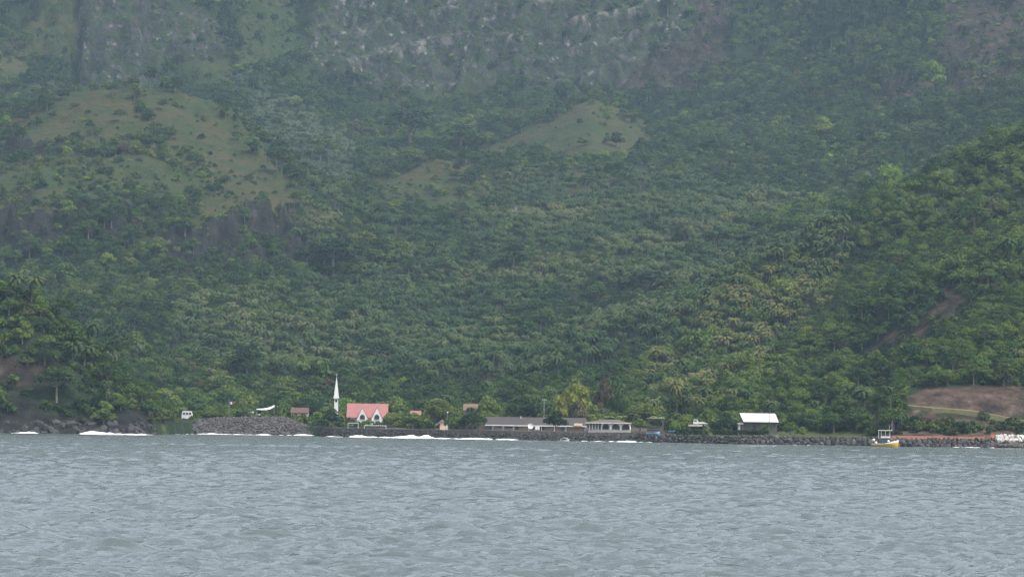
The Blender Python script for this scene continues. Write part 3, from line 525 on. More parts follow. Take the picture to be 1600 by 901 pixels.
for kd, (nm, lb) in masses.items():
    k = [i for i in keep if kinds[i] == kd]; k.sort(key=lambda i: -seen[i]); solo = [i for i in k[:NSOLO[kd]] if seen[i] >= 3]; rest = np.array([i for i in k if i not in set(solo)])
    for i in solo:
        S = SHAPES[shp[i]]; base = KN[kd][2][S['crown'].materials[0].name]; lab = base + ' ' + where(i)
        plant(int(shp[i]), (tx[i], ty[i], tz[i]), float(scl[i]), float(rot[i]), lab, lab + 's'[:0])
    me = bpy.data.meshes.new(nm); me.vertices.add(len(rest)); me.vertices.foreach_set('co', np.stack([tx, ty, tz], -1)[rest].astype(np.float32).ravel())
    a_ = me.attributes.new('vi', 'INT', 'POINT'); a_.data.foreach_set('value', shp[rest].astype(np.int32)); a_ = me.attributes.new('scl', 'FLOAT', 'POINT'); a_.data.foreach_set('value', scl[rest].astype(np.float32))
    a_ = me.attributes.new('rot', 'FLOAT_VECTOR', 'POINT'); a_.data.foreach_set('vector', np.stack([rot * 0, rot * 0, rot], -1)[rest].astype(np.float32).ravel())
    o = tag(link(nm, me), lb, 'vegetation', kind='stuff'); md = o.modifiers.new('scatter', 'NODES'); md.node_group = SG
    print(nm, len(solo), len(rest))
# ------------------------------------------------------------------ coast works and stones
def stone_mesh(seed, n=1, m=STONE_DARK):
    r = np.random.default_rng(seed); t = (1 + 5 ** .5) / 2
    v = np.array([(-1, t, 0), (1, t, 0), (-1, -t, 0), (1, -t, 0), (0, -1, t), (0, 1, t), (0, -1, -t), (0, 1, -t), (t, 0, -1), (t, 0, 1), (-t, 0, -1), (-t, 0, 1)]) / 1.9
    f = [(0, 11, 5), (0, 5, 1), (0, 1, 7), (0, 7, 10), (0, 10, 11), (1, 5, 9), (5, 11, 4), (11, 10, 2), (10, 7, 6), (7, 1, 8), (3, 9, 4), (3, 4, 2), (3, 2, 6), (3, 6, 8), (3, 8, 9), (4, 9, 5), (2, 4, 11), (6, 2, 10), (8, 6, 7), (9, 8, 1)]
    v = v * r.uniform(.72, 1.2, (12, 1)) + r.normal(size=(12, 3)) * .06; return v, f
STONES = {m.name: [newmesh('stone', *stone_mesh(40 + i), [m]) for i in range(6)] for m in (STONE_DARK, STONE_MID, STONE_WHITE)}
def put_stone(m, loc, s, parent=None, name='stone'):
    o = link(name, random.choice(STONES[m.name]), parent, loc); o.scale = (s * random.uniform(.9, 1.3), s * random.uniform(.8, 1.1), s * random.uniform(.6, .85)); o.rotation_euler = [random.uniform(0, 6.28) for _ in range(3)]; return o
def stone_mass(name, P, S, m, parent):
    V = []; Fs = []
    for i, (p, s) in enumerate(zip(P, S)):
        v, f = stone_mesh(1000 + i % 40); a_ = i * 1.7; v = v * s * np.array([1.1, .9, .75]); c_, s_ = math.cos(a_), math.sin(a_); v = np.stack([v[:, 0] * c_ - v[:, 1] * s_, v[:, 0] * s_ + v[:, 1] * c_, v[:, 2]], 1) + p
        b = len(V) * 12; V.append(v); Fs += [tuple(j + b for j in q) for q in f]
    return tag(link(name, newmesh(name, np.concatenate(V), Fs, [m]), parent), kind='stuff')
def px2x(px, Y): return float(at(px, 680, Y)[0])
# rock revetment at the right: bank, large stones one by one, small ones as filling
rv = thing('rock_revetment', (px2x(1270, 1120), 1118, 0), 'sloping bank of dark boulders along the shore below the lawn and orange wall', 'rock bank')
inv = Vector((-rv.location.x, -rv.location.y, 0)); Pf = []; Sf = []
for row, (dz, dy, s) in enumerate(((.35, -1.2, .95), (1.25, .3, .85), (2.1, 1.9, .75))):
    pxx = 1003 + row * 4
    while pxx < 1552:
        X = px2x(pxx, 1140); Y = float(shore(X)); sz = s * random.uniform(.8, 1.25) * (.75 if pxx < 1150 else 1)
        put_stone(STONE_DARK if random.random() < .72 else STONE_MID, Vector((X, Y + dy + random.uniform(-.3, .3), dz + random.uniform(-.2, .2))) + inv, sz, rv); pxx += sz * 1.75 * F / Y * random.uniform(.85, 1.1)
for i in range(900):
    X = px2x(random.uniform(1000, 1556), 1140); Y = float(shore(X)); u = random.random(); Pf.append((X + inv.x, Y - 1.6 + u * 3.8 + inv.y, .1 + u * 2.2)); Sf.append(random.uniform(.25, .5))
stone_mass('small_stones', Pf, Sf, STONE_DARK, rv)
# seawall in the middle
sw = thing('seawall', (px2x(760, 1220), 1225, 0), 'low dark stone seawall with rubble at its foot in front of the long building', 'seawall'); inv = Vector((-sw.location.x, -sw.location.y, 0)); m = MB(); pp = np.arange(492, 1006, 3.0); V = []
for pxx in pp:
    X = px2x(pxx, 1230); Y = float(shore(X)); n_ = random.uniform(-.12, .12); tz_ = 2.75 + .12 * float(vn(X / 6, 0, 5)) + n_ * .3
    V += [(X + inv.x, Y + 1.0 + n_ + inv.y, -1), (X + inv.x, Y + 2.0 + n_ + inv.y, tz_), (X + inv.x, Y + 3.2 + inv.y, tz_ + .04), (X + inv.x, Y + 4.2 + inv.y, 1.2)]
k = len(pp); sf = [(i * 4 + j, i * 4 + 4 + j, i * 4 + 5 + j, i * 4 + 1 + j) for i in range(k - 1) for j in range(3)]
link('wall', newmesh('wall', V, sf, [STONE_MID]), sw)
Pf = []; Sf = []
for i in range(900):
    X = px2x(random.uniform(490, 1005), 1230); Y = float(shore(X)); u = random.random() ** 1.4; Pf.append((X + inv.x, Y - 1.4 + u * 2.8 + inv.y, .05 + u * 1.9)); Sf.append(random.uniform(.22, .55))
stone_mass('rubble', Pf, Sf, STONE_DARK, sw)
# stone mound at the left
MY = 1350; mc = at(380, 676, MY); md_ = thing('stone_mound', (mc[0], MY, 0), 'long grey-brown mound of loose stones at the edge of the surf', 'stone mound')
MT = [(262, 674), (285, 660), (305, 653), (340, 650), (400, 649), (440, 649), (462, 655), (480, 663), (498, 671)]
def mound_h(X):
    xs = [px2x(p, MY) for p, _ in MT]; zs = [zat(p, y + 1.5, MY) for p, y in MT]; return np.interp(X, xs, zs, left=0, right=0)
gx = np.linspace(px2x(255, MY), px2x(502, MY), 90); gy = np.linspace(-15, 14, 24); V = []; prof = lambda y: max(0, 1 - (abs(y - 2) / 15) ** 1.7)
for y in gy:
    for x in gx: V.append((x - mc[0], y, float(mound_h(x)) * prof(y) - .4 + .5 * (float(vn(x / 2, y / 2, 9)) - .5)))
Q = [(j * 90 + i, j * 90 + i + 1, j * 90 + 91 + i, j * 90 + 90 + i) for j in range(23) for i in range(89)]
link('core', newmesh('core', V, Q, [STONE_MID]), md_)
Pf = []; Sf = []
for i in range(3200):
    x = random.uniform(gx[0], gx[-1]); y = random.uniform(-14.5, 8); z = float(mound_h(x)) * prof(y) - .35
    if z > -.3: Pf.append((x - mc[0], y, z + .1)); Sf.append(random.choice((.25, .35, .45, .6)) * random.uniform(.8, 1.2))
h3 = len(Pf) * 2 // 3; stone_mass('stones', Pf[:h3], Sf[:h3], STONE_MID, md_); stone_mass('dark_stones', Pf[h3:], Sf[h3:], STONE_DARK, md_)
# black rocks under the headland, white boulders at the right edge
for i in range(95):
    pxx = random.uniform(-15, 252) if i < 85 else random.uniform(205, 250); X = px2x(pxx, 1190); Y = float(shore(X)) + (random.uniform(-2.5, 4) if i % 2 else random.uniform(2, 14)); s = random.uniform(.6, 1.7) * (.7 if pxx > 215 else 1)
    o = put_stone(STONE_DARK, (X, Y, max(.2, float(ground(X, Y)) + .2)), s, None, 'shore_rock'); tag(o, 'black rock on the foot of the headland above the white surf', 'rock', 'black rocks under the headland')
for i in range(26):
    pxx = 1552 + (i % 13) * 4.4 + random.uniform(-1, 1); rw = i // 13; X = px2x(pxx, 1145); Y = float(shore(X)) + .2 + rw * 2
    o = put_stone(STONE_WHITE, (X, Y, 2.2 + rw * 1.0 + random.uniform(-.2, .2)), random.uniform(.75, 1.15), None, 'boulder'); tag(o, 'pale white boulder in the heap beyond the end of the orange wall', 'boulder', 'white boulders at the end of the wall')
for i in range(16):
    X = px2x(1546 + i * 4.4, 1140); Y = float(shore(X)) - 1
    o = put_stone(STONE_MID, (X, Y, .5 + random.uniform(0, .5)), random.uniform(.8, 1.2), None, 'boulder'); tag(o, 'grey-brown boulder at the waterline below the white boulders', 'boulder', 'grey boulders below the white ones')
# surf
foam = bpy.data.materials.new('surf_foam'); foam.use_nodes = True; fp = foam.node_tree.nodes['Principled BSDF']; fp.inputs['Base Color'].default_value = (.85, .88, .9, 1); fp.inputs['Roughness'].default_value = .9
V = []; Q = []
for si, (p0, p1, hp, off) in enumerate([(4, 84, 5, -4), (94, 116, 2.5, -4), (140, 250, 7.5, -4.5), (246, 345, 3, -5), (345, 500, 3.0, -15), (498, 600, 4, -3.5), (580, 722, 7.5, -4), (600, 690, 6.5, -2.6), (716, 812, 3.5, -4), (905, 990, 5.0, -4.5), (984, 1012, 2.4, -4), (1190, 1240, 1.4, -3.5), (1420, 1500, 1.0, -3.5)]):
    k = int((p1 - p0) / 1.1); b0 = len(V)
    for i in range(k + 1):
        u = i / k; X = px2x(p0 + (p1 - p0) * u, 1220); Y = float(shore(X)); Y = (MY - 14 if 262 < p0 + (p1 - p0) * u < 498 else Y) + off * (.3 if 262 < p0 + (p1 - p0) * u < 498 else 1)
        env = math.sin(math.pi * u) ** .45; nz = .12 + .95 * float(vn(X / 4.5, si * 3, 7)) ** 1.6 + .45 * float(vn(X / 1.3, si, 8)) - .15; h = max(-.1, hp * .13 * env * (nz * 1.1 - .06))
        yy = Y + 1.6 * float(vn(X / 7, si, 10)); V += [(X, yy - 1.3 - h * .8, -.05), (X, yy - .5, h * .55), (X + random.uniform(-.1, .1), yy, h), (X, yy + .6, h * .5), (X, yy + 1.6, -.05)]
    for i in range(k):
        for j in range(4): q = b0 + i * 5 + j; Q.append((q, q + 5, q + 6, q + 1))
tag(link('surf_foam', newmesh('surf_foam', V, Q, [foam], None, True)), 'white surf breaking along the rocks and seawall', 'surf', kind='stuff')
# ------------------------------------------------------------------ buildings
WHITE = mat('white_wall', (.56, .56, .55), (.48, .48, .47), .8); CREAM = mat('cream_wall', (.46, .38, .28), (.36, .29, .21), .7); TAN = mat('tan_wall', (.33, .25, .185), (.24, .18, .13), .6); GREYW = mat('grey_wall', (.3, .28, .28), (.2, .19, .19), .8)
REDROOF = mat('red_roof', (.22, .078, .07), (.175, .064, .058), .8, .6); BROWNROOF = mat('brown_roof', (.038, .03, .029), (.024, .02, .02), .9); RUSTROOF = mat('rust_roof', (.15, .07, .048), (.065, .045, .038), .9, .8, 0, 0, (3, .3, .3))
WHITEROOF = mat('white_metal_roof', (.48, .47, .45), (.42, .41, .39), .4, .5); TRIM = mat('pale_trim', (.62, .6, .57), None, 1); DARK = mat('dark_opening', (.025, .025, .03), (.015, .015, .018), 1, .3); BLUE = mat('blue_paint', (.07, .17, .27), (.05, .12, .2), 1); WOOD = mat('dark_wood', (.07, .055, .045), None, 2)
METAL = mat('grey_metal', (.4, .42, .43), None, 2, .5, 0, .6); ORANGE = mat('orange_paint', (.34, .12, .07), (.24, .09, .055), .8); YELLOW = mat('yellow_paint', (.56, .37, .03), (.46, .29, .03), 1, .4); LTBLUE = mat('light_blue_paint', (.22, .45, .62), (.17, .36, .52), 1); GLASS = mat('window_glass', (.05, .08, .09), None, 1, .1); BLACK = mat('black_paint', (.02, .02, .022), None, 1)
def place(px, Y): X = px2x(px, Y); return X, float(ground(X, Y))
def arch(x, w, z0, zs, n=8): return [(x - w / 2, z0), (x + w / 2, z0)] + [(x + w / 2 * math.cos(math.pi * i / n), zs + w / 2 * math.sin(math.pi * i / n)) for i in range(n + 1)]
# church
Y = 1345; K = Y / F; X, Z = place(572, Y); ch = thing('church', (X, Y, Z), 'white church with red tiled roof and two pointed front gables', 'church')
xx = lambda p: (p - 572) * K; zz = lambda py, p=572: zat(p, py, Y) - Z
zr, ze = zz(631), zz(651.5); DEP = 9.0
MB().prismx([(0, -.5), (DEP, -.5), (DEP, ze), (DEP / 2, zr - .25), (0, ze)], xx(545), xx(602)).build('wall', WHITE, ch)
MB().prismx([(-.5, ze - .35), (DEP / 2, zr), (DEP + .5, ze - .35), (DEP + .5, ze - .1), (DEP / 2, zr + .25), (-.5, ze - .1)], xx(541), xx(605.5)).build('roof', REDROOF, ch)
for pc_, pa in ((566, 637.5), (588.6, 637)):
    c_ = xx(pc_); hw = 8.2 * K; zg = zz(pa, pc_); zb_ = zz(653.5, pc_); g = MB().prism([(c_ - hw, -.5), (c_ + hw, -.5), (c_ + hw, zb_), (c_, zg), (c_ - hw, zb_)], -1.6, 3.2).build('gable', WHITE, ch)
    MB().prism([(c_ - hw - .35, zb_ - .35), (c_, zg + .06), (c_ + hw + .35, zb_ - .35), (c_ + hw + .35, zb_ - .15), (c_, zg + .26), (c_ - hw - .35, zb_ - .15)], -1.5, 3.6).build('gable_roof', REDROOF, g)
    MB().prism(arch(c_, 1.75, zz(655, pc_), zz(651.2, pc_)), -1.66, -1.5).build('arched_window', DARK, g); MB().box(c_ - .95, c_ + .95, -1.75, -1.5, zz(655.6, pc_), zz(655, pc_)).build('sill', WHITE, g)
MB().box(xx(545) - .06, xx(545) + .02, 3.3, 5.7, zz(650), zz(643)).build('end_window', DARK, ch)
# bell tower
Y = 1338; K = Y / F; X, Z = place(524.6, Y); bt = thing('bell_tower', (X, Y, Z), 'slender white bell tower with a tall pointed spire left of the church', 'bell tower'); zz = lambda py: zat(525, py, Y) - Z
MB().box(-.65, .65, -.65, .65, -.5, zz(621)).build('shaft', WHITE, bt); MB().box(-.95, .95, -.95, .95, zz(622.2), zz(620.2)).build('cornice', WHITE, bt)
s_ = MB(); b_ = .85; s_.add([(-b_, -b_, zz(620.2)), (b_, -b_, zz(620.2)), (b_, b_, zz(620.2)), (-b_, b_, zz(620.2)), (.0, 0, zz(587))], [(0, 1, 4), (1, 2, 4), (2, 3, 4), (3, 0, 4), (3, 2, 1, 0)]); sp = s_.build('spire', WHITE, bt)
MB().box(-.05, .05, -.05, .05, zz(588), zz(583.5)).box(-.25, .25, -.04, .04, zz(585.4), zz(584.9)).build('cross', WHITE, sp); MB().prism(arch(0, .7, zz(628), zz(625)), -.68, -.6).build('louvre', DARK, bt)
# small red-roofed house, rusty roof, red roof behind the mound
def house(name, label, x0, x1, yr_, ye, Y, wm, rm, dep=6, wins=(), rz=0):
    K = Y / F; pc_ = (x0 + x1) / 2; X, Z = place(pc_, Y); t = thing(name, (X, Y, Z), label, 'house', rz); zz = lambda py: zat(pc_, py, Y) - Z; hw = (x1 - x0) / 2 * K; zr, ze = zz(yr_), zz(ye)
    MB().prismx([(0, -.6), (dep, -.6), (dep, ze), (dep / 2, zr - .2), (0, ze)], -hw + .3, hw - .3).build('wall', wm, t); MB().prismx([(-.5, ze - .3), (dep / 2, zr), (dep + .5, ze - .3), (dep + .5, ze - .1), (dep / 2, zr + .18), (-.5, ze - .1)], -hw, hw).build('roof', rm, t)
    for (a_, b_, c_, d_) in wins:
        w_ = MB().box((a_ - pc_) * K, (b_ - pc_) * K, -.06, .05, zz(d_), zz(c_)).build('window', DARK, t); MB().box((a_ - pc_) * K - .1, (b_ - pc_) * K + .1, -.12, .03, zz(d_) - .1, zz(d_)).build('sill', TRIM, w_)
    return t
house('house', 'small house with pale red roof just right of the church', 640.5, 657.5, 642, 647, 1350, WHITE, mat('pale_red_roof', (.2, .085, .07), (.16, .07, .06), .7), 6, [(645, 648, 649, 652), (650, 653, 649, 652)])
house('house', 'rust-streaked corrugated iron roof among trees above the long building', 723, 767, 631.5, 640.5, 1330, TAN, RUSTROOF, 8, [(735, 740, 643, 648), (750, 755, 643, 648)])
house('house', 'low house with dull red roof behind the right end of the stone mound', 453, 482, 637, 644, 1415, WHITE, mat('dull_red_roof', (.075, .032, .029), (.06, .028, .026), .7), 7, [(460, 464, 646, 650), (470, 474, 646, 650)])
# long building on the shore
Y = 1238; K = Y / F; PCX = 800; X, Z = place(PCX, Y); lb = thing('long_building', (X, Y, Z), 'long low building with brown roof and tan walls behind the seawall', 'building')
xx = lambda p: (p - PCX) * K; zz = lambda py, p=PCX: zat(p, py - (p - PCX) * .014 * 0, Y) - Z
ZG = -.6; ze = zz(663); zr = zz(652)
MB().prismx([(0, ZG), (7, ZG), (7, ze), (3.5, zr - .2), (0, ze)], xx(762), xx(914)).build('wall', TAN, lb); rf = MB().prismx([(-1.2, ze - .35), (3.5, zr), (8.2, ze - .35), (8.2, ze - .15), (3.5, zr + .2), (-1.2, ze - .15)], xx(758), xx(916)).build('roof', BROWNROOF, lb)
MB().box(xx(757.5), xx(916.5), -1.34, -1.21, ze - .42, ze - .12).build('fascia', TRIM, rf); MB().box(xx(812), xx(815), 2.6, 3.2, zr - .3, zr + .5).build('vent', GREYW, rf)
MB().box(xx(896.5), xx(909.5), -1.7, -1.4, zz(663.5), zz(659.5)).build('sign_board', mat('cream_board', (.62, .5, .3), None, 1), rf)
ann = MB().box(xx(700), xx(761.5), .4, 6, ZG, zz(666.2)).build('annex_wall', TAN, lb); MB().box(xx(699), xx(761.6), -.6, 6.4, zz(666.1), zz(664.6)).build('annex_roof', mat('grey_roof', (.3, .29, .29), None, 1), lb)
for (p0, p1, y0, y1, mm, nm, d) in [(764, 768, 664.5, 671, BLUE, 'door', 0), (777, 784, 665, 669, BLUE, 'window', 0), (789, 800, 665, 669, DARK, 'window', 0), (805, 810, 664.5, 671, DARK, 'door', 0), (817, 824, 665, 669.5, CREAM, 'panel', 0), (843, 850, 665, 671, DARK, 'door', 0), (855, 862, 665.5, 669.5, GREYW, 'window', 0), (876, 881, 665, 671.5, BLUE, 'door', 0), (886, 893, 666, 670, mat('pink_panel', (.42, .2, .14), None, 1), 'panel', 0), (897, 907, 666, 672, mat('pink_panel', (.42, .2, .14)), 'panel', 0), (910, 913, 665, 672, BLUE, 'door', 0),
                                (703, 709, 668, 671.5, DARK, 'window', .4), (711, 716, 668, 671.5, DARK, 'window', .4), (722, 727, 667, 672, BLUE, 'door', .4), (733, 744, 667.5, 671, DARK, 'window', .4), (748, 755, 667, 671, CREAM, 'panel', .4)]:
    w_ = MB().box(xx(p0), xx(p1), d - .07, d + .06, max(ZG + .3, zz(y1)), zz(y0)).build(nm, mm, lb)
    if nm == 'window': MB().box(xx(p0) - .08, xx(p1) + .08, d - .14, d + .03, zz(y1) - .1, zz(y1)).build('sill', TRIM, w_)
    if nm == 'door': MB().box(xx(p1) - .25, xx(p1) - .15, d - .13, d - .06, zz(669.4), zz(668.9)).build('handle', METAL, w_)
for p in (770, 786, 802, 826, 846, 866, 884): MB().box(xx(p) - .07, xx(p) + .07, -1.15, -1.0, ZG, ze - .3).build('veranda_post', TRIM, lb)
# arcade building
Y = 1220; K = Y / F; PCX = 950; X, Z = place(PCX, Y); ab = thing('arcade_building', (X, Y, Z), 'white villa with three arches, columned porch and brown hipped roof', 'building')
xx = lambda p: (p - PCX) * K; zz = lambda py: zat(PCX, py, Y) - Z; ze = zz(660.5); zr = zz(655)
ol = [(xx(940), zz(669.5)), (xx(985), zz(669.5)), (xx(985), ze), (xx(940), ze)]
def arcade(x0, x1, z0, z1, ar, y0, y1):
    m = MB(); xs = x0
    for (c_, w_, zs) in ar:
        m.box(xs, c_ - w_ / 2, y0, y1, z0, z1); n = 10; pts = [(c_ - w_ / 2 * math.cos(math.pi * i / n), zs + w_ / 2 * math.sin(math.pi * i / n)) for i in range(n + 1)]
        for i in range(n): (a0, b0), (a1, b1) = pts[i], pts[i + 1]; m.prism([(a0, b0), (a1, b1), (a1, z1), (a0, z1)], y0, y1)
        xs = c_ + w_ / 2
    m.box(xs, x1, y0, y1, z0, z1); return m
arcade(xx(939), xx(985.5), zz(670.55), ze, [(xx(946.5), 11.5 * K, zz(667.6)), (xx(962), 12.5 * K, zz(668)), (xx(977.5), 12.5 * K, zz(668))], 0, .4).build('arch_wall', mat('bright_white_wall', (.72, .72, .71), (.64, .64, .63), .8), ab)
MB().box(xx(939), xx(985.5), -.05, .5, -.8, zz(670.6)).build('base_wall', mat('grey_green_wall', (.34, .34, .29), None, .8), ab); MB().box(xx(920), xx(985), 2.2, 7, -.8, ze - .02).build('back_wall', mat('shade_grey_wall', (.22, .22, .22), None, .8), ab)  # back wall darkened: arcade's inner shade put into its grey so arches stand out
MB().box(xx(985.5) - .3, xx(985.5), .42, 7, -.8, ze - .02).build('side_wall', WHITE, ab); MB().box(xx(942), xx(950), 2.1, 2.25, zz(671), zz(663)).build('doorway', DARK, ab); MB().box(xx(919), xx(939), -.05, .4, -.8, zz(671)).build('porch_base', GREYW, ab)
for p in (921, 925.5, 930, 934.5): MB().box(xx(p) - .16, xx(p) + .16, .02, .34, zz(671), ze - .05).build('column', WHITE, ab)
r = MB(); x0, x1 = xx(914), xx(986.5); r.add([(x0, -.8, ze), (x1, -.8, ze - .02), (x1, 7.6, ze), (x0, 7.6, ze), (x0 + 5, 3.4, zr), (x1 - 4.2, 3.4, zr)], [(0, 1, 5, 4), (1, 2, 5), (2, 3, 4, 5), (3, 0, 4), (3, 2, 1, 0)]); rr_ = r.build('roof', mat('faded_brown_roof', (.085, .062, .056), (.055, .043, .04), .9), ab)
MB().box(x0 - .02, x1 + .02, -.93, -.81, ze - .12, ze + .1).build('fascia', TRIM, rr_)
# white-roofed shed
Y = 1165; K = Y / F; PCX = 1185; X, Z = place(PCX, Y); sd_ = thing('shed', (X, Y, Z), 'grey shed with large bright white sloping roof beside the lawn', 'shed'); xx = lambda p: (p - PCX) * K; zz = lambda py: zat(PCX, py, Y) - Z; zr, ze = zz(645.3), zz(658.4)
MB().prismx([(.4, -.8), (7.6, -.8), (7.6, ze - .1), (4.2, zr - .3), (.4, ze + .1)], xx(1161), xx(1214)).build('wall', mat('violet_grey_wall', (.075, .07, .078), None, .8), sd_)
r = MB(); r.add([(xx(1161.5), -.5, ze), (xx(1216.5), -.5, ze), (xx(1212), 4.2, zr), (xx(1156.5), 4.2, zr), (xx(1161.5), 9, ze), (xx(1216.5), 9, ze)] , [(0, 1, 2, 3), (3, 2, 5, 4)]); r.add([(xx(1161.5), -.5, ze - .15), (xx(1216.5), -.5, ze - .15), (xx(1212), 4.2, zr - .15), (xx(1156.5), 4.2, zr - .15), (xx(1161.5), 9, ze - .15), (xx(1216.5), 9, ze - .15)], [(3, 2, 1, 0), (4, 5, 2, 3)]); r.f += [(0, 6, 7, 1), (1, 7, 8, 2), (3, 9, 6, 0), (2, 8, 11, 5), (4, 10, 9, 3)]; r.build('roof', WHITEROOF, sd_)
lt = MB().box(xx(1153.5), xx(1161) - .02, .5, 4, -.8, zz(662.6)).build('lean_to', GREYW, sd_); MB().box(xx(1152.5), xx(1162), -.1, 4.2, zz(662.5), zz(661)).build('lean_to_roof', WHITEROOF, lt); MB().box(xx(1154), xx(1156.5), .42, .49, -.7, zz(663)).build('white_door', WHITE, lt); MB().box(xx(1157.3), xx(1160), .42, .49, -.7, zz(663.4)).build('opening', DARK, lt)
MB().box(xx(1176), xx(1181), .32, .4, -.6, zz(663)).build('door', DARK, sd_); MB().box(xx(1192), xx(1199), .32, .4, zz(665), zz(661.5)).build('window', DARK, sd_)
# cream hut at the left end of the seawall row
Y = 1258; K = Y / F; X, Z = place(689, Y); ht = thing('hut', (X, Y, Z), 'small cream hut with a steep slanting roof left of the long building', 'hut'); zz = lambda py: zat(689, py, Y) - Z; xx = lambda p: (p - 689) * K
MB().prism([(xx(687), -.8), (xx(692.5), -.8), (xx(692.5), zz(657.5)), (xx(691), zz(657)), (xx(687), zz(661))], 0, 3).build('wall', mat('peach_wall', (.6, .44, .32), None, 1), ht); MB().prism([(xx(681.5), zz(662.6)), (xx(690.5), zz(655.6)), (xx(693.5), zz(658)), (xx(693.5), zz(659)), (xx(690.5), zz(656.8)), (xx(681.8), zz(663.6))], -.5, 3.5).build('roof', mat('weathered_roof', (.4, .33, .3), None, 1), ht)
MB().box(xx(693), xx(696), .2, .5, -.8, zz(664.5)).build('side_wall', mat('pale_plaster', (.55, .5, .45), None, 1), ht); MB().box(xx(696.4), xx(699.5), .1, .5, -.8, zz(664)).build('pier', mat('peach_wall', (.6, .44, .32)), ht)
# ------------------------------------------------------------------ goals, dish, poles, flag, boats
def goal(px0, px1, yt, Y, label):
    K = Y / F; pc_ = (px0 + px1) / 2; X, Z = place(pc_, Y); t = thing('football_goal', (X, Y, Z), label, 'goal', 0, 'goals on the pitch by the sea'); zt = zat(pc_, yt, Y) - Z; hw = (px1 - px0) / 2 * K
    for s in (-1, 1): MB().tube([(s * hw, 0, -.3), (s * hw, 0, zt)], .085, 6).build('post', TRIM, t)
    MB().tube([(-hw, 0, zt), (hw, 0, zt)], .085, 6).build('crossbar', TRIM, t)
goal(543.5, 559.5, 660.5, 1290, 'narrow pale goal frame under the church, left of the wide one'); goal(569, 603, 664.5, 1276, 'wide low white goal frame under the church gables')
Y = 1212; X, Z = place(829, Y); K = Y / F; ds = thing('satellite_dish', (X, Y, Z), 'round white satellite dish in front of the long building', 'satellite dish'); zc = zat(829, 665.3, Y) - Z; R = 4.4 * K; m = MB(); nr, ns = 4, 18; v = [(0, .0, 0)]; f = []
for i in range(1, nr + 1):
    for j in range(ns): a_ = 2 * math.pi * j / ns; q = R * i / nr; v.append((q * math.cos(a_), -.3 * (i / nr) ** 2, q * math.sin(a_)))
f += [(0, 1 + j, 1 + (j + 1) % ns) for j in range(ns)] + [(1 + (i - 1) * ns + j, 1 + i * ns + j, 1 + i * ns + (j + 1) % ns, 1 + (i - 1) * ns + (j + 1) % ns) for i in range(1, nr) for j in range(ns)]
dd = m.add(v, f).build('reflector', WHITE, ds, True); dd.location = (0, 0, zc); dd.rotation_euler = (math.radians(-12), 0, 0); MB().tube([(0, .3, -.3), (0, .25, zc)], .07).build('mast', METAL, ds); MB().tube([(0, -.3, -R), (0, -.95, 0)], .035, 5).tube([(-.1, -.95, 0), (.1, -1.0, 0)], .1, 6).build('feed_horn', METAL, dd)
X, Z = place(839.5, Y); pb = thing('equipment_cabinet', (X, Y, Z), 'square white cabinet right of the satellite dish', 'cabinet'); zz = lambda py: zat(839.5, py, Y) - Z; MB().box(-3.4 * K, 3.4 * K, -.3, .3, zz(671), zz(665)).build('body', mat('off_white_paint', (.62, .63, .62), None, 2), pb); MB().box(-3.5 * K, 3.5 * K, -.34, .34, zz(664.95), zz(664.4)).build('lid', TRIM, pb); MB().box(-.03, .03, -.34, -.31, zz(670.5), zz(665.6)).build('door_seam', GREYW, pb)
for s in (-1, 1): MB().box(s * .5 - .05, s * .5 + .05, -.1, .1, -.3, zz(671.05)).build('leg', METAL, pb)
def pole(px, yt, Y, label, m=WOOD, arm=0, r=.09, name='utility_pole', ball=None):
    X, Z = place(px, Y); t = thing(name, (X, Y, Z), label, 'pole'); h = zat(px, yt, Y) - Z; MB().tube([(0, 0, -.5), (0, 0, h)], [r, r * .8]).build('shaft', m, t)
    if arm: MB().box(-arm, arm, -.05, .05, h - .6, h - .48).build('crossarm', m, t)
    for s in (-1, 1) if arm else (): MB().tube([(s * arm * .85, 0, h - .48), (s * arm * .85, 0, h - .25)], .07).build('insulator', WHITE, t)
    if ball:
        o = link('lamp_head', newmesh('lamp_head', *[np.array(stone_mesh(5)[0]) * ball, stone_mesh(5)[1]], [WHITE], None, True), t, (0, 0, h)); o.scale = (1, 1, .7)
    return t
pole(849.5, 622, 1262, 'thin utility pole with crossarm rising behind the satellite dish', mat('pale_pole', (.4, .38, .36), None, 1), .7); pole(1201.5, 641, 1150, 'dark pole standing in front of the white shed roof', WOOD, 0, .13); pole(1035, 639, 1165, 'dark post with crossarm beside the blue boats', WOOD, .8, .1); pole(698.5, 644, 1256, 'street lamp with a round white head beside the cream hut', METAL, 0, .07, 'street_lamp', .32); pole(424, 632, 1400, 'thin dark pole beside the white sail canopy', WOOD, 0, .08)
Y = 1400; X, Z = place(357, Y); fl = thing('flag', (X, Y, Z), 'blue, white and red flag hanging among trees behind the mound', 'flag'); K = Y / F; zz = lambda py: zat(357, py, Y) - Z; MB().tube([(0, 0, -.3), (0, 0, zz(624))], .05).build('flagpole', METAL, fl)
for i, (c, nm) in enumerate((((.05, .1, .35), 'blue_stripe'), ((.75, .75, .75), 'white_stripe'), ((.55, .06, .05), 'red_stripe'))):
    m = MB(); x0 = .06 + i * .5; v = []
    for q in range(4): u = x0 + q * .16; dy = .12 * math.sin(u * 3); v += [(u, dy, zz(631.5)), (u, dy, zz(627)), (u, dy + .03, zz(631.5)), (u, dy + .03, zz(627))]
    f = []
    for q in range(3): b_ = q * 4; f += [(b_, b_ + 4, b_ + 5, b_ + 1), (b_ + 3, b_ + 7, b_ + 6, b_ + 2), (b_ + 1, b_ + 5, b_ + 7, b_ + 3), (b_ + 2, b_ + 6, b_ + 4, b_)]
    m.add(v, f).build(nm, mat('flag_' + nm, c, None, 2), fl)
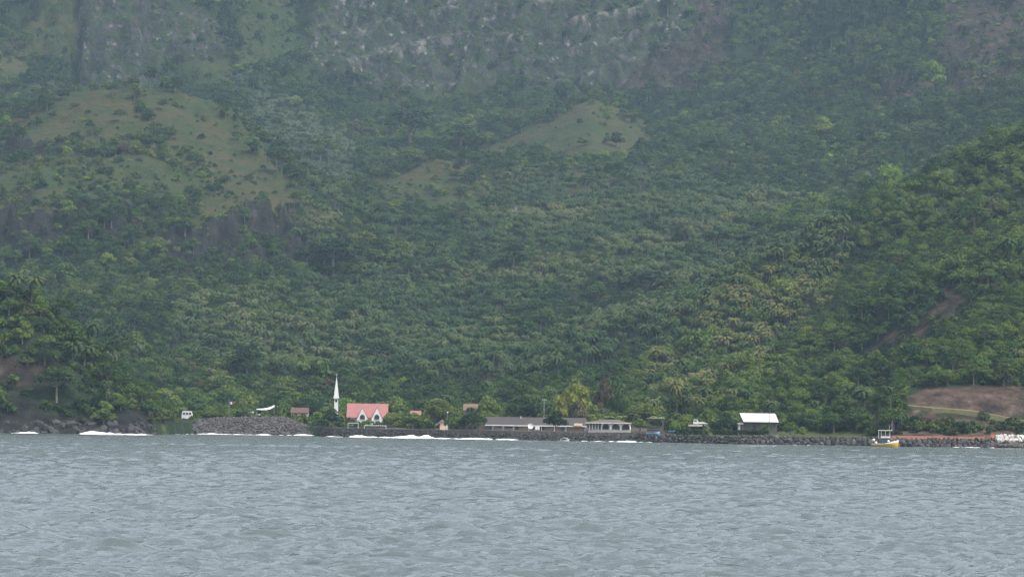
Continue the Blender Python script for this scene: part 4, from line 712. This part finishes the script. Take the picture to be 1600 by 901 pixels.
# white sail canopy
Y = 1395; K = Y / F; X, Z = place(414, Y); cn = thing('sail_canopy', (X, Y, Z), 'white sail canopy swept up to a point at its right end', 'canopy'); xx = lambda p: (p - 414) * K; zz = lambda py: zat(414, py, Y) - Z
v = []; top = [(400, 638.4, 639.6), (408, 638, 639.8), (416, 636.8, 639.8), (422, 634.6, 638.6), (428, 632, 635)]
for (p, a_, b_) in top: v += [(xx(p), 0, zz(b_)), (xx(p), 2.6, zz(a_)), (xx(p), .05, zz(b_) - .08), (xx(p), 2.65, zz(a_) - .08)]
f = []
for q in range(4): b_ = q * 4; f += [(b_, b_ + 4, b_ + 5, b_ + 1), (b_ + 3, b_ + 7, b_ + 6, b_ + 2), (b_ + 1, b_ + 5, b_ + 7, b_ + 3), (b_ + 2, b_ + 6, b_ + 4, b_)]
MB().add(v, f + [(0, 1, 3, 2), (18, 19, 17, 16)]).build('sail', WHITE, cn)
for p, py in ((400.5, 639), (427.5, 633)): MB().tube([(xx(p), .6, -.3), (xx(p), .6, zz(py) - .05)], .06).build('mast', METAL, cn)
# boats, van, truck
def hull(L, B, D, rise=.35, n=12, bow=1):
    V = []; Fq = []
    for i in range(n + 1):
        u = i / n; w_ = B / 2 * (.78 + .22 * math.sin(min(1, u * 2) * math.pi / 2)) * (1 - max(0, (u - .5) / .5) ** 2.2); w_ = max(w_, .03); x = bow * (-L / 2 + L * u); zt = D + rise * max(0, (u - .35)) ** 1.6 * 2; fl = 1 + .0 * u
        V += [(x, -w_, zt), (x * .985, -w_ * .82, D * .25), (x * .95, 0, -.25), (x * .985, w_ * .82, D * .25), (x, w_, zt)]
    for i in range(n):
        for j in range(4): q = i * 5 + j; Fq.append((q, q + 1, q + 6, q + 5) if bow > 0 else (q, q + 5, q + 6, q + 1))
    Fq += [(4, 3, 2, 1, 0)]; return V, Fq
def lerp_box(m, x0, x1, y0, y1, z0, z1): return m.box(x0, x1, y0, y1, z0, z1)
Y = 1078; K = Y / F; X = px2x(1383, Y); bo = thing('fishing_boat', (X, Y, 0), 'yellow and white fishing boat with a raised wheelhouse moored off the rock bank', 'boat', math.radians(-8)); zz = lambda py: zat(1383, py, Y); xx = lambda p: (p - 1383) * K
L = 42 * K; V, Q = hull(L, 2.7, .85, .55); link('hull', newmesh('hull', V, Q, [YELLOW], None, True), bo)
V2 = []; 
for i in range(13):
    a_ = np.array(V[i * 5]); b_ = np.array(V[i * 5 + 4]); h_ = .12 + .95 * max(0, i / 12 - .5) ** .8; V2 += [tuple(a_ + (0, -.015, .02)), tuple(a_ + (0, .0, .02 + h_)), tuple(b_ + (0, .0, .02 + h_)), tuple(b_ + (0, .015, .02))]
link('bulwark', newmesh('bulwark', V2, [q for i in range(12) for q in ((i * 4, i * 4 + 4, i * 4 + 5, i * 4 + 1), (i * 4 + 2, i * 4 + 6, i * 4 + 7, i * 4 + 3))] + [(0, 1, 2, 3)], [WHITE]), bo)
DV = [V[i * 5] for i in range(13)] + [V[i * 5 + 4] for i in range(12, -1, -1)]; link('deck', newmesh('deck', [(x, y * .97, z - .12) for x, y, z in DV], [tuple(range(26))], [mat('grey_deck', (.4, .4, .4), None, 1)]), bo)
cb = MB().box(xx(1374), xx(1390), -.95, .95, .6, zz(684.6)).build('cabin', mat('dark_cabin', (.06, .08, .11), None, 1), bo); MB().box(xx(1372.5), xx(1392.5), -1.1, 1.1, zz(684.5), zz(683.6)).build('cabin_roof', ORANGE, bo)
for p in (1375.5, 1381, 1386): MB().box(xx(p), xx(p) + .55, -1.02, -.955, 1.2, 1.75).build('window', GLASS, cb)
wh = MB().box(xx(1376.5), xx(1391), -.8, .8, zz(683.5), zz(681)).build('bridge', WHITE, bo); MB().box(xx(1378), xx(1390), -.7, .7, zz(680.95), zz(676.5)).build('windscreen', GLASS, wh)
for px_ in (1377, 1383.5, 1390.5):
    for s in (-1, 1): MB().box(xx(px_) - .05, xx(px_) + .05, s * .78 - .05, s * .78 + .05, zz(680.98), zz(672.6)).build('post', WHITE, bo)
for s in (-1, 1): MB().tube([(xx(1373), s * 1.0, zz(683.5)), (xx(1373), s * 1.0, zz(672.7))], .05).build('post', WHITE, bo)
MB().box(xx(1372), xx(1394), -1.15, 1.15, zz(672.5), zz(671.4)).build('canopy', mat('cream_canopy', (.7, .62, .48), None, 1), bo)
MB().tube([(xx(1389.5), .2, zz(671.4)), (xx(1389.5), .2, zz(664.5))], .03, 5).build('antenna', TRIM, bo); MB().tube([(xx(1393.5), 0, zz(671.5)), (xx(1394), 0, zz(655.5))], .03, 5).build('antenna', TRIM, bo)
for (p, py, r_) in ((1365.5, 687.3, .45), (1369, 691.5, .5), (1388.5, 689, .42)):
    v_, f_ = stone_mesh(3); o = link('fender', newmesh('fender', v_ / np.linalg.norm(v_, axis=1, keepdims=True) * r_, f_, [WHITE], None, True), bo, (xx(p), -.75 if p < 1380 else -1.05, zz(py)))
MB().tube([(xx(1392), -.9, 1.2), (xx(1392), -.9, zz(685)), (xx(1402.5), -.25, zz(684.5)), (xx(1402.5), -.2, 1.5)], .035, 5).build('bow_rail', METAL, bo); MB().tube([(xx(1397), -.65, 1.3), (xx(1397), -.6, zz(684.8))], .03, 5).build('rail_post', METAL, bo)
def skiff(px, Y, L, m, label, z=0, name='skiff', rz=0, on=True):
    X = px2x(px, Y); Z = float(ground(X, Y)) if on else 0; t = thing(name, (X, Y, Z + z), label, 'boat', rz); V, Q = hull(L, L * .3, L * .12, .3); link('hull', newmesh('hull', V, Q, [m], None, True), t); DV = [V[i * 5] for i in range(13)] + [V[i * 5 + 4] for i in range(12, -1, -1)]
    link('inner_deck', newmesh('inner_deck', [(x, y * .93, q - .1) for x, y, q in DV], [tuple(range(26))], [GREYW]), t)
    for u in (-.2, .12): MB().box(L * u - .12, L * u + .12, -L * .12, L * .12, L * .10, L * .12).build('thwart', WOOD, t)
    return t
t = skiff(882, 1168, 2.9, WHITE, 'tiny boat with a curved white frame riding the swell off the seawall', .05, 'dinghy', 0, False); MB().tube([(-1.25, 0, .3), (-1.0, 0, .7), (-.4, 0, .95), (.4, 0, .95), (1.0, 0, .72), (1.25, 0, .4)], .07, 5).build('canopy_hoop', WHITE, t)
MB().tube([(0, 0, .2), (0, 0, .55), (.02, 0, .85)], [.2, .22, .1], 7).build('outboard_cover', BLACK, t)
for px_, L, dz in ((1020, 4.2, 1.35), (1052, 3.4, 1.3)): skiff(px_, 1182, L, LTBLUE, 'light blue boat hull %s' % ('under the dark open shelter' if px_ < 1030 else 'in the grass right of the dark open shelter'), dz * .6, 'blue_boat')
Y = 1184; X, Z = place(1024, Y); sh_ = thing('boat_shelter', (X, Y, Z), 'dark open shelter on posts above a blue boat', 'shelter'); K = Y / F; zz = lambda py: zat(1024, py, Y) - Z
for s in (-1, 1):
    for d in (-1.2, 2.2): MB().box(s * 2.4 - .08, s * 2.4 + .08, d - .08, d + .08, -.4, zz(653.6)).build('post', WOOD, sh_)
MB().box(-2.7, 2.7, -1.5, 2.5, zz(653.5), zz(652.5)).build('roof', mat('shelter_roof', (.3, .28, .27), None, 1), sh_)
for q in range(3): MB().box(-2.3, 2.3, 2.1, 2.19, .2 + q * .75, .75 + q * .75).build('back_board', WOOD, sh_)
# white truck with raised cab parts
Y = 1188; K = Y / F; X, Z = place(1089, Y); tr = thing('truck', (X, Y, Z), 'white truck parked on the grass left of the white-roofed shed', 'truck'); xx = lambda p: (p - 1089) * K; zz = lambda py: zat(1089, py, Y) - Z; base = zz(666)
MB().prism([(xx(1083), base + .8), (xx(1091), base + .8), (xx(1091), zz(658)), (xx(1089), zz(654.6)), (xx(1084.5), zz(654.8)), (xx(1083), zz(657.5))], -.9, .9).build('cab', WHITE, tr); MB().box(xx(1084), xx(1088.5), -.95, -.905, zz(658), zz(655.8)).build('window', GLASS, tr)
MB().prism([(xx(1091), base + .9), (xx(1106), base + .9), (xx(1105), zz(661)), (xx(1098), zz(658.6)), (xx(1091), zz(659))], -.9, .9).build('body', mat('off_white_paint', (.62, .63, .62)), tr); MB().box(xx(1075), xx(1097), -1.3, -1.0, base + .1, zz(663)).build('side_board', mat('pale_pink_board', (.5, .4, .36), None, 1), tr)
for p in (1086, 1101):
    for s in (-1, 1): w_ = MB().tube([(xx(p), s * .75 - .12, base + .45), (xx(p), s * .75 + .12, base + .45)], .45, 12).build('wheel', BLACK, tr); MB().tube([(xx(p), s * .75 - .15, base + .45), (xx(p), s * .75 + .15, base + .45)], .2, 8).build('rim', METAL, w_)
# white van behind bushes, white hulls beside the canopy
Y = 1392; K = Y / F; X, Z = place(292, Y); vn2 = thing('van', (X, Y, Z), 'white van half hidden by bushes left of the stone mound', 'van'); zz = lambda py: zat(292, py, Y) - Z; b0 = max(0, zz(655))
MB().prism([(-1.9, b0 + .35), (1.9, b0 + .35), (1.9, zz(648)), (1.5, zz(641.8)), (-1.6, zz(641.6)), (-1.9, zz(646))], -.9, .9).build('body', WHITE, vn2)
for x0 in (-1.5, -.4, .7): MB().box(x0, x0 + .85, -.96, -.9, zz(647.4), zz(644)).build('window', GLASS, vn2)
for x0 in (-1.15, 1.15):
    for s in (-1, 1): MB().tube([(x0, s * .8 - .1, b0 + .33), (x0, s * .8 + .1, b0 + .33)], .34, 10).build('wheel', BLACK, vn2)
skiff(391, 1380, 2.2, WHITE, 'small white boat on the ground left of the sail canopy', zat(391, 644.5, 1380) - place(391, 1380)[1], 'rowing_boat'); skiff(402, 1372, 1.8, WHITE, 'very small white boat on the mound crest below the sail canopy', zat(402, 648, 1372) - place(402, 1372)[1], 'rowing_boat')
# orange wall with its gate pillar
Xa, Xb = px2x(1392, 1128), px2x(1537, 1140); Ya, Yb = float(shore(Xa)) + 4.5, float(shore(Xb)) + 4.5; ang = math.atan2(Yb - Ya, Xb - Xa); Lw = math.hypot(Xb - Xa, Yb - Ya)
ow = thing('orange_wall', (Xa, Ya, 2.3), 'long low orange wall on top of the rock bank right of the boat', 'wall', ang); MB().box(0, Lw, 0, .3, -.4, zat(1460, 681.6, 1133) - 2.3).build('wall', ORANGE, ow); MB().box(-.1, Lw + .1, -.06, .36, zat(1460, 681.6, 1133) - 2.3, zat(1460, 681, 1133) - 2.3).build('coping', mat('orange_coping', (.45, .2, .13), None, 1), ow)
X = px2x(1549, 1142); gp = thing('gate_pillar', (X, float(shore(X)) + 4, 2.3), 'bright orange gate pillar beside the white boulders', 'pillar'); MB().box(-.45, .45, -.3, .3, -.4, zat(1549, 677, 1142) - 2.3).build('shaft', mat('bright_orange', (.62, .17, .06), None, 1), gp); MB().box(-.55, .55, -.4, .4, zat(1549, 677, 1142) - 2.29, zat(1549, 676.2, 1142) - 2.3).build('cap', ORANGE, gp)
X = px2x(1541, 1141); gt = thing('gate', (X, float(shore(X)) + 4.3, 2.3), 'low brown gate between the orange wall and its pillar', 'gate')
for q in range(4): MB().box(-.7 + q * .4, -.4 + q * .4, 0, .06, -.2, .95).build('board', mat('brown_board', (.2, .1, .07), None, 1), gt)
# hillside track above the wall
TP = [(1385, 630), (1420, 634), (1455, 637.5), (1500, 640.5), (1530, 644), (1560, 650), (1590, 656), (1620, 662)]; V = []
for (p, y) in TP:
    lo, hi = 1125.0, 1240.0
    yy = np.linspace(lo, hi, 240); xs = np.array([at(p, y, q)[0] for q in yy]); zs = np.array([at(p, y, q)[2] for q in yy]); d = ground(xs, yy) - zs; j = int(np.argmax(d > 0)) if (d > 0).any() else 120
    V.append((xs[j], yy[j], zs[j]))
vv = []
for (x, y, z) in V: vv += [(x, y - 2.2, z + .1), (x, y + 2.0, z + .55), (x, y - 2.6, z - 2.2), (x, y + 2.4, z - 2.0)]
ff = []
for q in range(len(V) - 1): b_ = q * 4; ff += [(b_, b_ + 4, b_ + 5, b_ + 1), (b_ + 2, b_ + 6, b_ + 4, b_), (b_ + 1, b_ + 5, b_ + 7, b_ + 3)]
tag(link('track', newmesh('track', vv, ff, [mat('track_grass', (.10, .092, .034), (.06, .06, .022), .5)])), 'grassy track cut across the slope above the orange wall', kind='structure')
# hedge along the lawn
def foliage_object(name, P, N, S, m, parent): V, Q = quads_at(P, N, S); return link(name, gridmesh(name, V, Q, m, False), parent)
Y = 1158; K = Y / F; X, Z = place(1130, Y); he = thing('hedge', (X, Y, Z), 'long clipped dark green hedge along the back of the lawn', 'hedge'); n = 3200; hx = RNG.uniform(-75 * K, 70 * K, n); hz_ = RNG.uniform(0, 1, n) ** .6 * (1.55 + .3 * vn(hx / 3, hx * 0, 3)); hy = RNG.uniform(-.9, .9, n)
foliage_object('leaves', np.stack([hx, hy, hz_], 1), RNG.normal(size=(n, 3)) + np.array([0, -.8, .8]), RNG.uniform(.15, .32, n), L_DARK, he); m = MB()
for q in range(24): m.tube([(-74 * K + q * 6 * K, 0, -.3), (-74 * K + q * 6 * K, 0, 1.1)], .06, 4)
m.build('stems', BARK, he)
# ------------------------------------------------------------------ plants one can point at
def hit(px, py, Y0, Y1):
    yy = np.linspace(Y0, Y1, 600); a_ = at(px, py, 1.0); o_ = np.array([0, 0, CAMH]); xs = a_[0] * yy; zs = CAMH + (a_[2] - CAMH) * yy; d = ground(xs, yy) - zs; k_ = np.nonzero(d > 0)[0]
    return float(yy[k_[0]]) if len(k_) else None
def special(k, px, ybase, ytop, wpx, Y, label, name=None, cat=None, mat_=None, g=True):
    if not g or (px < 240 and Y < 1300): Y = hit(px, ybase, Y - 260 if Y > 1300 else (1190 if px < 300 else 1136), Y + 300 if Y > 1300 else 1300) or Y
    S = SHAPES[k]; K = Y / F; X = px2x(px, Y); p = at(px, ybase, Y); X = p[0]; Z = float(ground(X, Y)); h = max(1, zat(px, ytop, Y) - Z); t = plant(k, (X, Y, Z), (wpx * K / 2 / S['R'], wpx * K / 2 / S['R'], h / S['H']), random.uniform(0, 6), label, None, name, cat)
    if mat_:
        c = [c for c in t.children if c.name.startswith('crown')][0]; c.data = c.data.copy(); c.data.materials[0] = mat_
    return t
LY = leafmat('leaf_yellow_green', [(.075, .115, .016), (.12, .155, .022), (.18, .19, .03)], .4)
special(LIMES[0], 898, 655, 584, 66, 1290, 'tall yellow-green tree behind the right half of the long building', mat_=LY); special(LIMES[1], 875, 655, 612, 34, 1282, 'smaller yellow-green tree left of the tall yellow one', mat_=LY)
special(DARKS[1], 868, 673, 637, 40, 1216, 'flat-topped dark green tree in front of the long building'); special(DARKS[0], 738, 672, 635, 52, 1236, 'wide flat-topped tree left of the long building'); special(FRESH[0], 708, 670, 646, 32, 1236, 'round bright green tree beside the cream hut')
special(FRESH[1], 680, 668, 620, 48, 1290, 'big round green tree right of the church'); special(DARKS[0], 820, 655, 602, 70, 1300, 'big dark tree behind the long brown roof'); special(FRESH[2], 765, 655, 610, 50, 1325, 'green tree right of the rusty roof'); special(FRESH[0], 645, 668, 640, 38, 1285, 'low round green tree between church and hut')
special(DARKS[1], 520, 668, 634, 34, 1300, 'dark bushy tree at the foot of the bell tower'); special(FRESH[0], 500, 670, 640, 40, 1310, 'green bushy tree left of the bell tower'); special(FRESH[0], 575, 668, 653, 24, 1322, 'low green bush under the church gables'); special(FRESH[2], 611, 668, 640, 30, 1318, 'green tree at the right end of the church'); special(DARKS[1], 548, 668, 650, 20, 1322, 'dark bush under the left end of the church roof')
special(OLIVES[0], 905, 658, 622, 36, 1275, 'brownish drooping tree below the tall yellow tree', mat_=L_DRY); special(DARKS[0], 965, 656, 590, 40, 1290, 'tall dark tree behind the white villa'); special(RUSTS[0], 945, 640, 582, 40, 1330, 'rust-red tree behind the white villa'); special(FRESH[1], 930, 658, 630, 34, 1265, 'green tree left of the bananas behind the villa'); special(FRESH[0], 1000, 672, 650, 34, 1222, 'round green bush right of the white villa')
special(FRESH[0], 1110, 668, 632, 46, 1215, 'round green tree behind the white truck'); special(DARKS[1], 1135, 668, 640, 30, 1205, 'dark green tree left of the shed')
for px_, yt_, w_, lb_ in ((541, 652, 18, 'green bush at the left foot of the church'), (559, 656, 18, 'green bush between the goal frames and left church gable'), (590, 656, 20, 'green bush below the right church gable'), (602, 650, 18, 'green bush at the right corner of the church'), (531, 640, 20, 'green bush touching the bell tower shaft')): special(SHRUBS[0], px_, 668, yt_, w_, 1326, lb_)
for px_, yt_, w_, lb_ in ((458, 644, 20, 'green bush below the left end of the dull red roof'), (476, 644, 22, 'green bush below the right end of the dull red roof'), (300, 648, 14, 'green bush right of the white van'), (270, 640, 30, 'green bush left of the white van'), (412, 642, 26, 'green bush below the sail canopy'), (440, 640, 24, 'green bush right of the sail canopy'), (375, 640, 28, 'green bush below the flag')): special(SHRUBS[2] if px_ % 2 else SHRUBS[0], px_, 655, yt_, w_, 1384, lb_)
for px_, yt_, w_, lb_ in ((252, 640, 26, 'green bush at the water between headland and mound'), (262, 650, 22, 'lower green bush beside the left tip of the mound'), (243, 628, 34, 'taller green bush behind the tip of the headland')): special(FRESH[1], px_, 672, yt_, w_, 1345 + px_ % 7, lb_)
special(SHRUBS[0], 1105, 676, 660, 18, 1150, 'green shrub in front of the hedge below the truck'); special(SHRUBS[3], 1055, 668, 650, 20, 1200, 'lime shrub behind the blue boat'); special(FRESH[2], 1235, 678, 655, 26, 1150, 'green bush right of the white shed'); special(SHRUBS[0], 1195, 678, 660, 22, 1150, 'green shrub against the shed front'); special(SHRUBS[3], 1255, 680, 662, 22, 1148, 'lime-green shrub on the bank right of the shed')
special(UMBS[0], 88, 628, 578, 76, 1205, 'bright green flat-layered tree on the headland above black rocks'); special(PALMY[0], 112, 572, 528, 34, 1248, 'yellowish palm at the left of the palm clump on the headland'); special(PALMY[1], 132, 572, 534, 32, 1246, 'yellowish palm in the middle of the headland clump'); special(PALMS[0], 150, 575, 545, 28, 1244, 'green palm at the right of the headland clump')
special(DARKS[0], 70, 570, 535, 34, 1250, 'dark bush left of the headland palm clump'); special(PALMS[1], 48, 480, 428, 36, 1266, 'palm on top of the headland crest'); special(PALMS[2], 22, 470, 420, 34, 1268, 'palm beside the left picture edge on the headland crest')
special(PALMY[0], 1058, 645, 588, 26, 1300, 'tall slim palm with bare trunk between villa and shed'); special(PALMS[3], 1067, 646, 600, 24, 1302, 'leaning palm beside the tall slim palm')
special(LIMES[0], 1459, 145, 84, 52, 2560, 'bright lime tree standing alone below the dark cliff', g=False); special(LIMES[1], 1385, 290, 246, 66, 1900, 'bright lime tree on the crest of the near spur', g=False); special(LIMES[0], 1375, 235, 200, 46, 2250, 'lime-green tree above the near spur', g=False, mat_=L_GREEN); special(OLIVES[0], 1285, 225, 180, 62, 2400, 'pale spreading tree in the high forest', g=False, mat_=LY); special(OLIVES[1], 1548, 355, 300, 64, 1560, 'large olive-brown tree high on the near spur', g=False); special(LIMES[1], 370, 120, 98, 36, 2860, 'bright yellow-green tree above the left hill', g=False)
special(UMBS[0], 640, 235, 172, 110, 2640, 'huge green spreading tree in the ravine below the cliff', g=False); special(UMBS[1], 720, 240, 196, 80, 2660, 'broad spreading tree right of the huge ravine tree', g=False); special(UMBS[2], 1010, 480, 425, 130, 1850, 'huge flat dark tree standing out of the palms', g=False); special(UMBS[2], 520, 430, 375, 100, 1950, 'wide flat-layered tree left of the palm slope', g=False); special(DARKS[0], 775, 345, 305, 60, 2180, 'dark round tree under the lower grassy knoll', g=False)
for (px_, Y, yb, yt, lb_) in ((668, 1660, 590, 545, 'bare pale branching tree left of its twin above the church'), (705, 1650, 592, 548, 'bare pale branching tree right of its twin above the church'), (808, 2180, 355, 318, 'bare grey tree beside the dark round tree mid slope')):
    p = at(px_, yb, Y); H = (yb - yt) * Y / F; a_, b_ = bare_tree(H); t = thing('bare_tree', (p[0], Y, min(p[2], float(ground(p[0], Y)) + 4)), lb_, 'tree'); a_.build('trunk', BARK_PALE, t); b_.build('branches', BARK_PALE, t)
for q in range(34):
    px_ = 1340 + q * 7.9 + random.uniform(-3, 3); yb_ = random.uniform(654, 681) if px_ < 1540 else random.uniform(664, 682); special(SHRUBS[q % 3], px_, yb_, yb_ - random.uniform(7, 17), random.uniform(12, 26), 1170, 'leafy shrub on the bank between the hillside track and orange wall', g=False)['group'] = 'shrubs on the bank above the orange wall'
def banana(px, ybase, ytop, Y, label):
    p = at(px, ybase, Y); h = (ybase - ytop) * Y / F; t = thing('banana_plant', (p[0], Y, float(ground(p[0], Y))), label, 'banana plant'); dz = p[2] - float(ground(p[0], Y)); MB().tube([(0, 0, -.3), (0, 0, dz + h * .4)], [.16, .1]).build('stem', L_GREEN, t); lm = leafmat('banana_leaf' + str(px), [(.14, .2, .06), (.2, .27, .1)], .4)
    for q in range(7):
        V, Q = fronds(1, h * .75, .32, .7, 0, 1.15); g_ = q * .9; V = V @ np.array([[math.cos(g_), math.sin(g_), 0], [-math.sin(g_), math.cos(g_), 0], [0, 0, 1]]); o = link('leaf', gridmesh('leaf', V, Q, lm, True), t, (0, 0, dz + h * .35))
banana(952, 656, 642, 1242, 'banana plant above the left arch of the villa'); banana(972, 656, 641, 1242, 'banana plant above the right arch of the villa'); banana(1028, 660, 637, 1215, 'yellow-green banana plant behind the boat shelter')
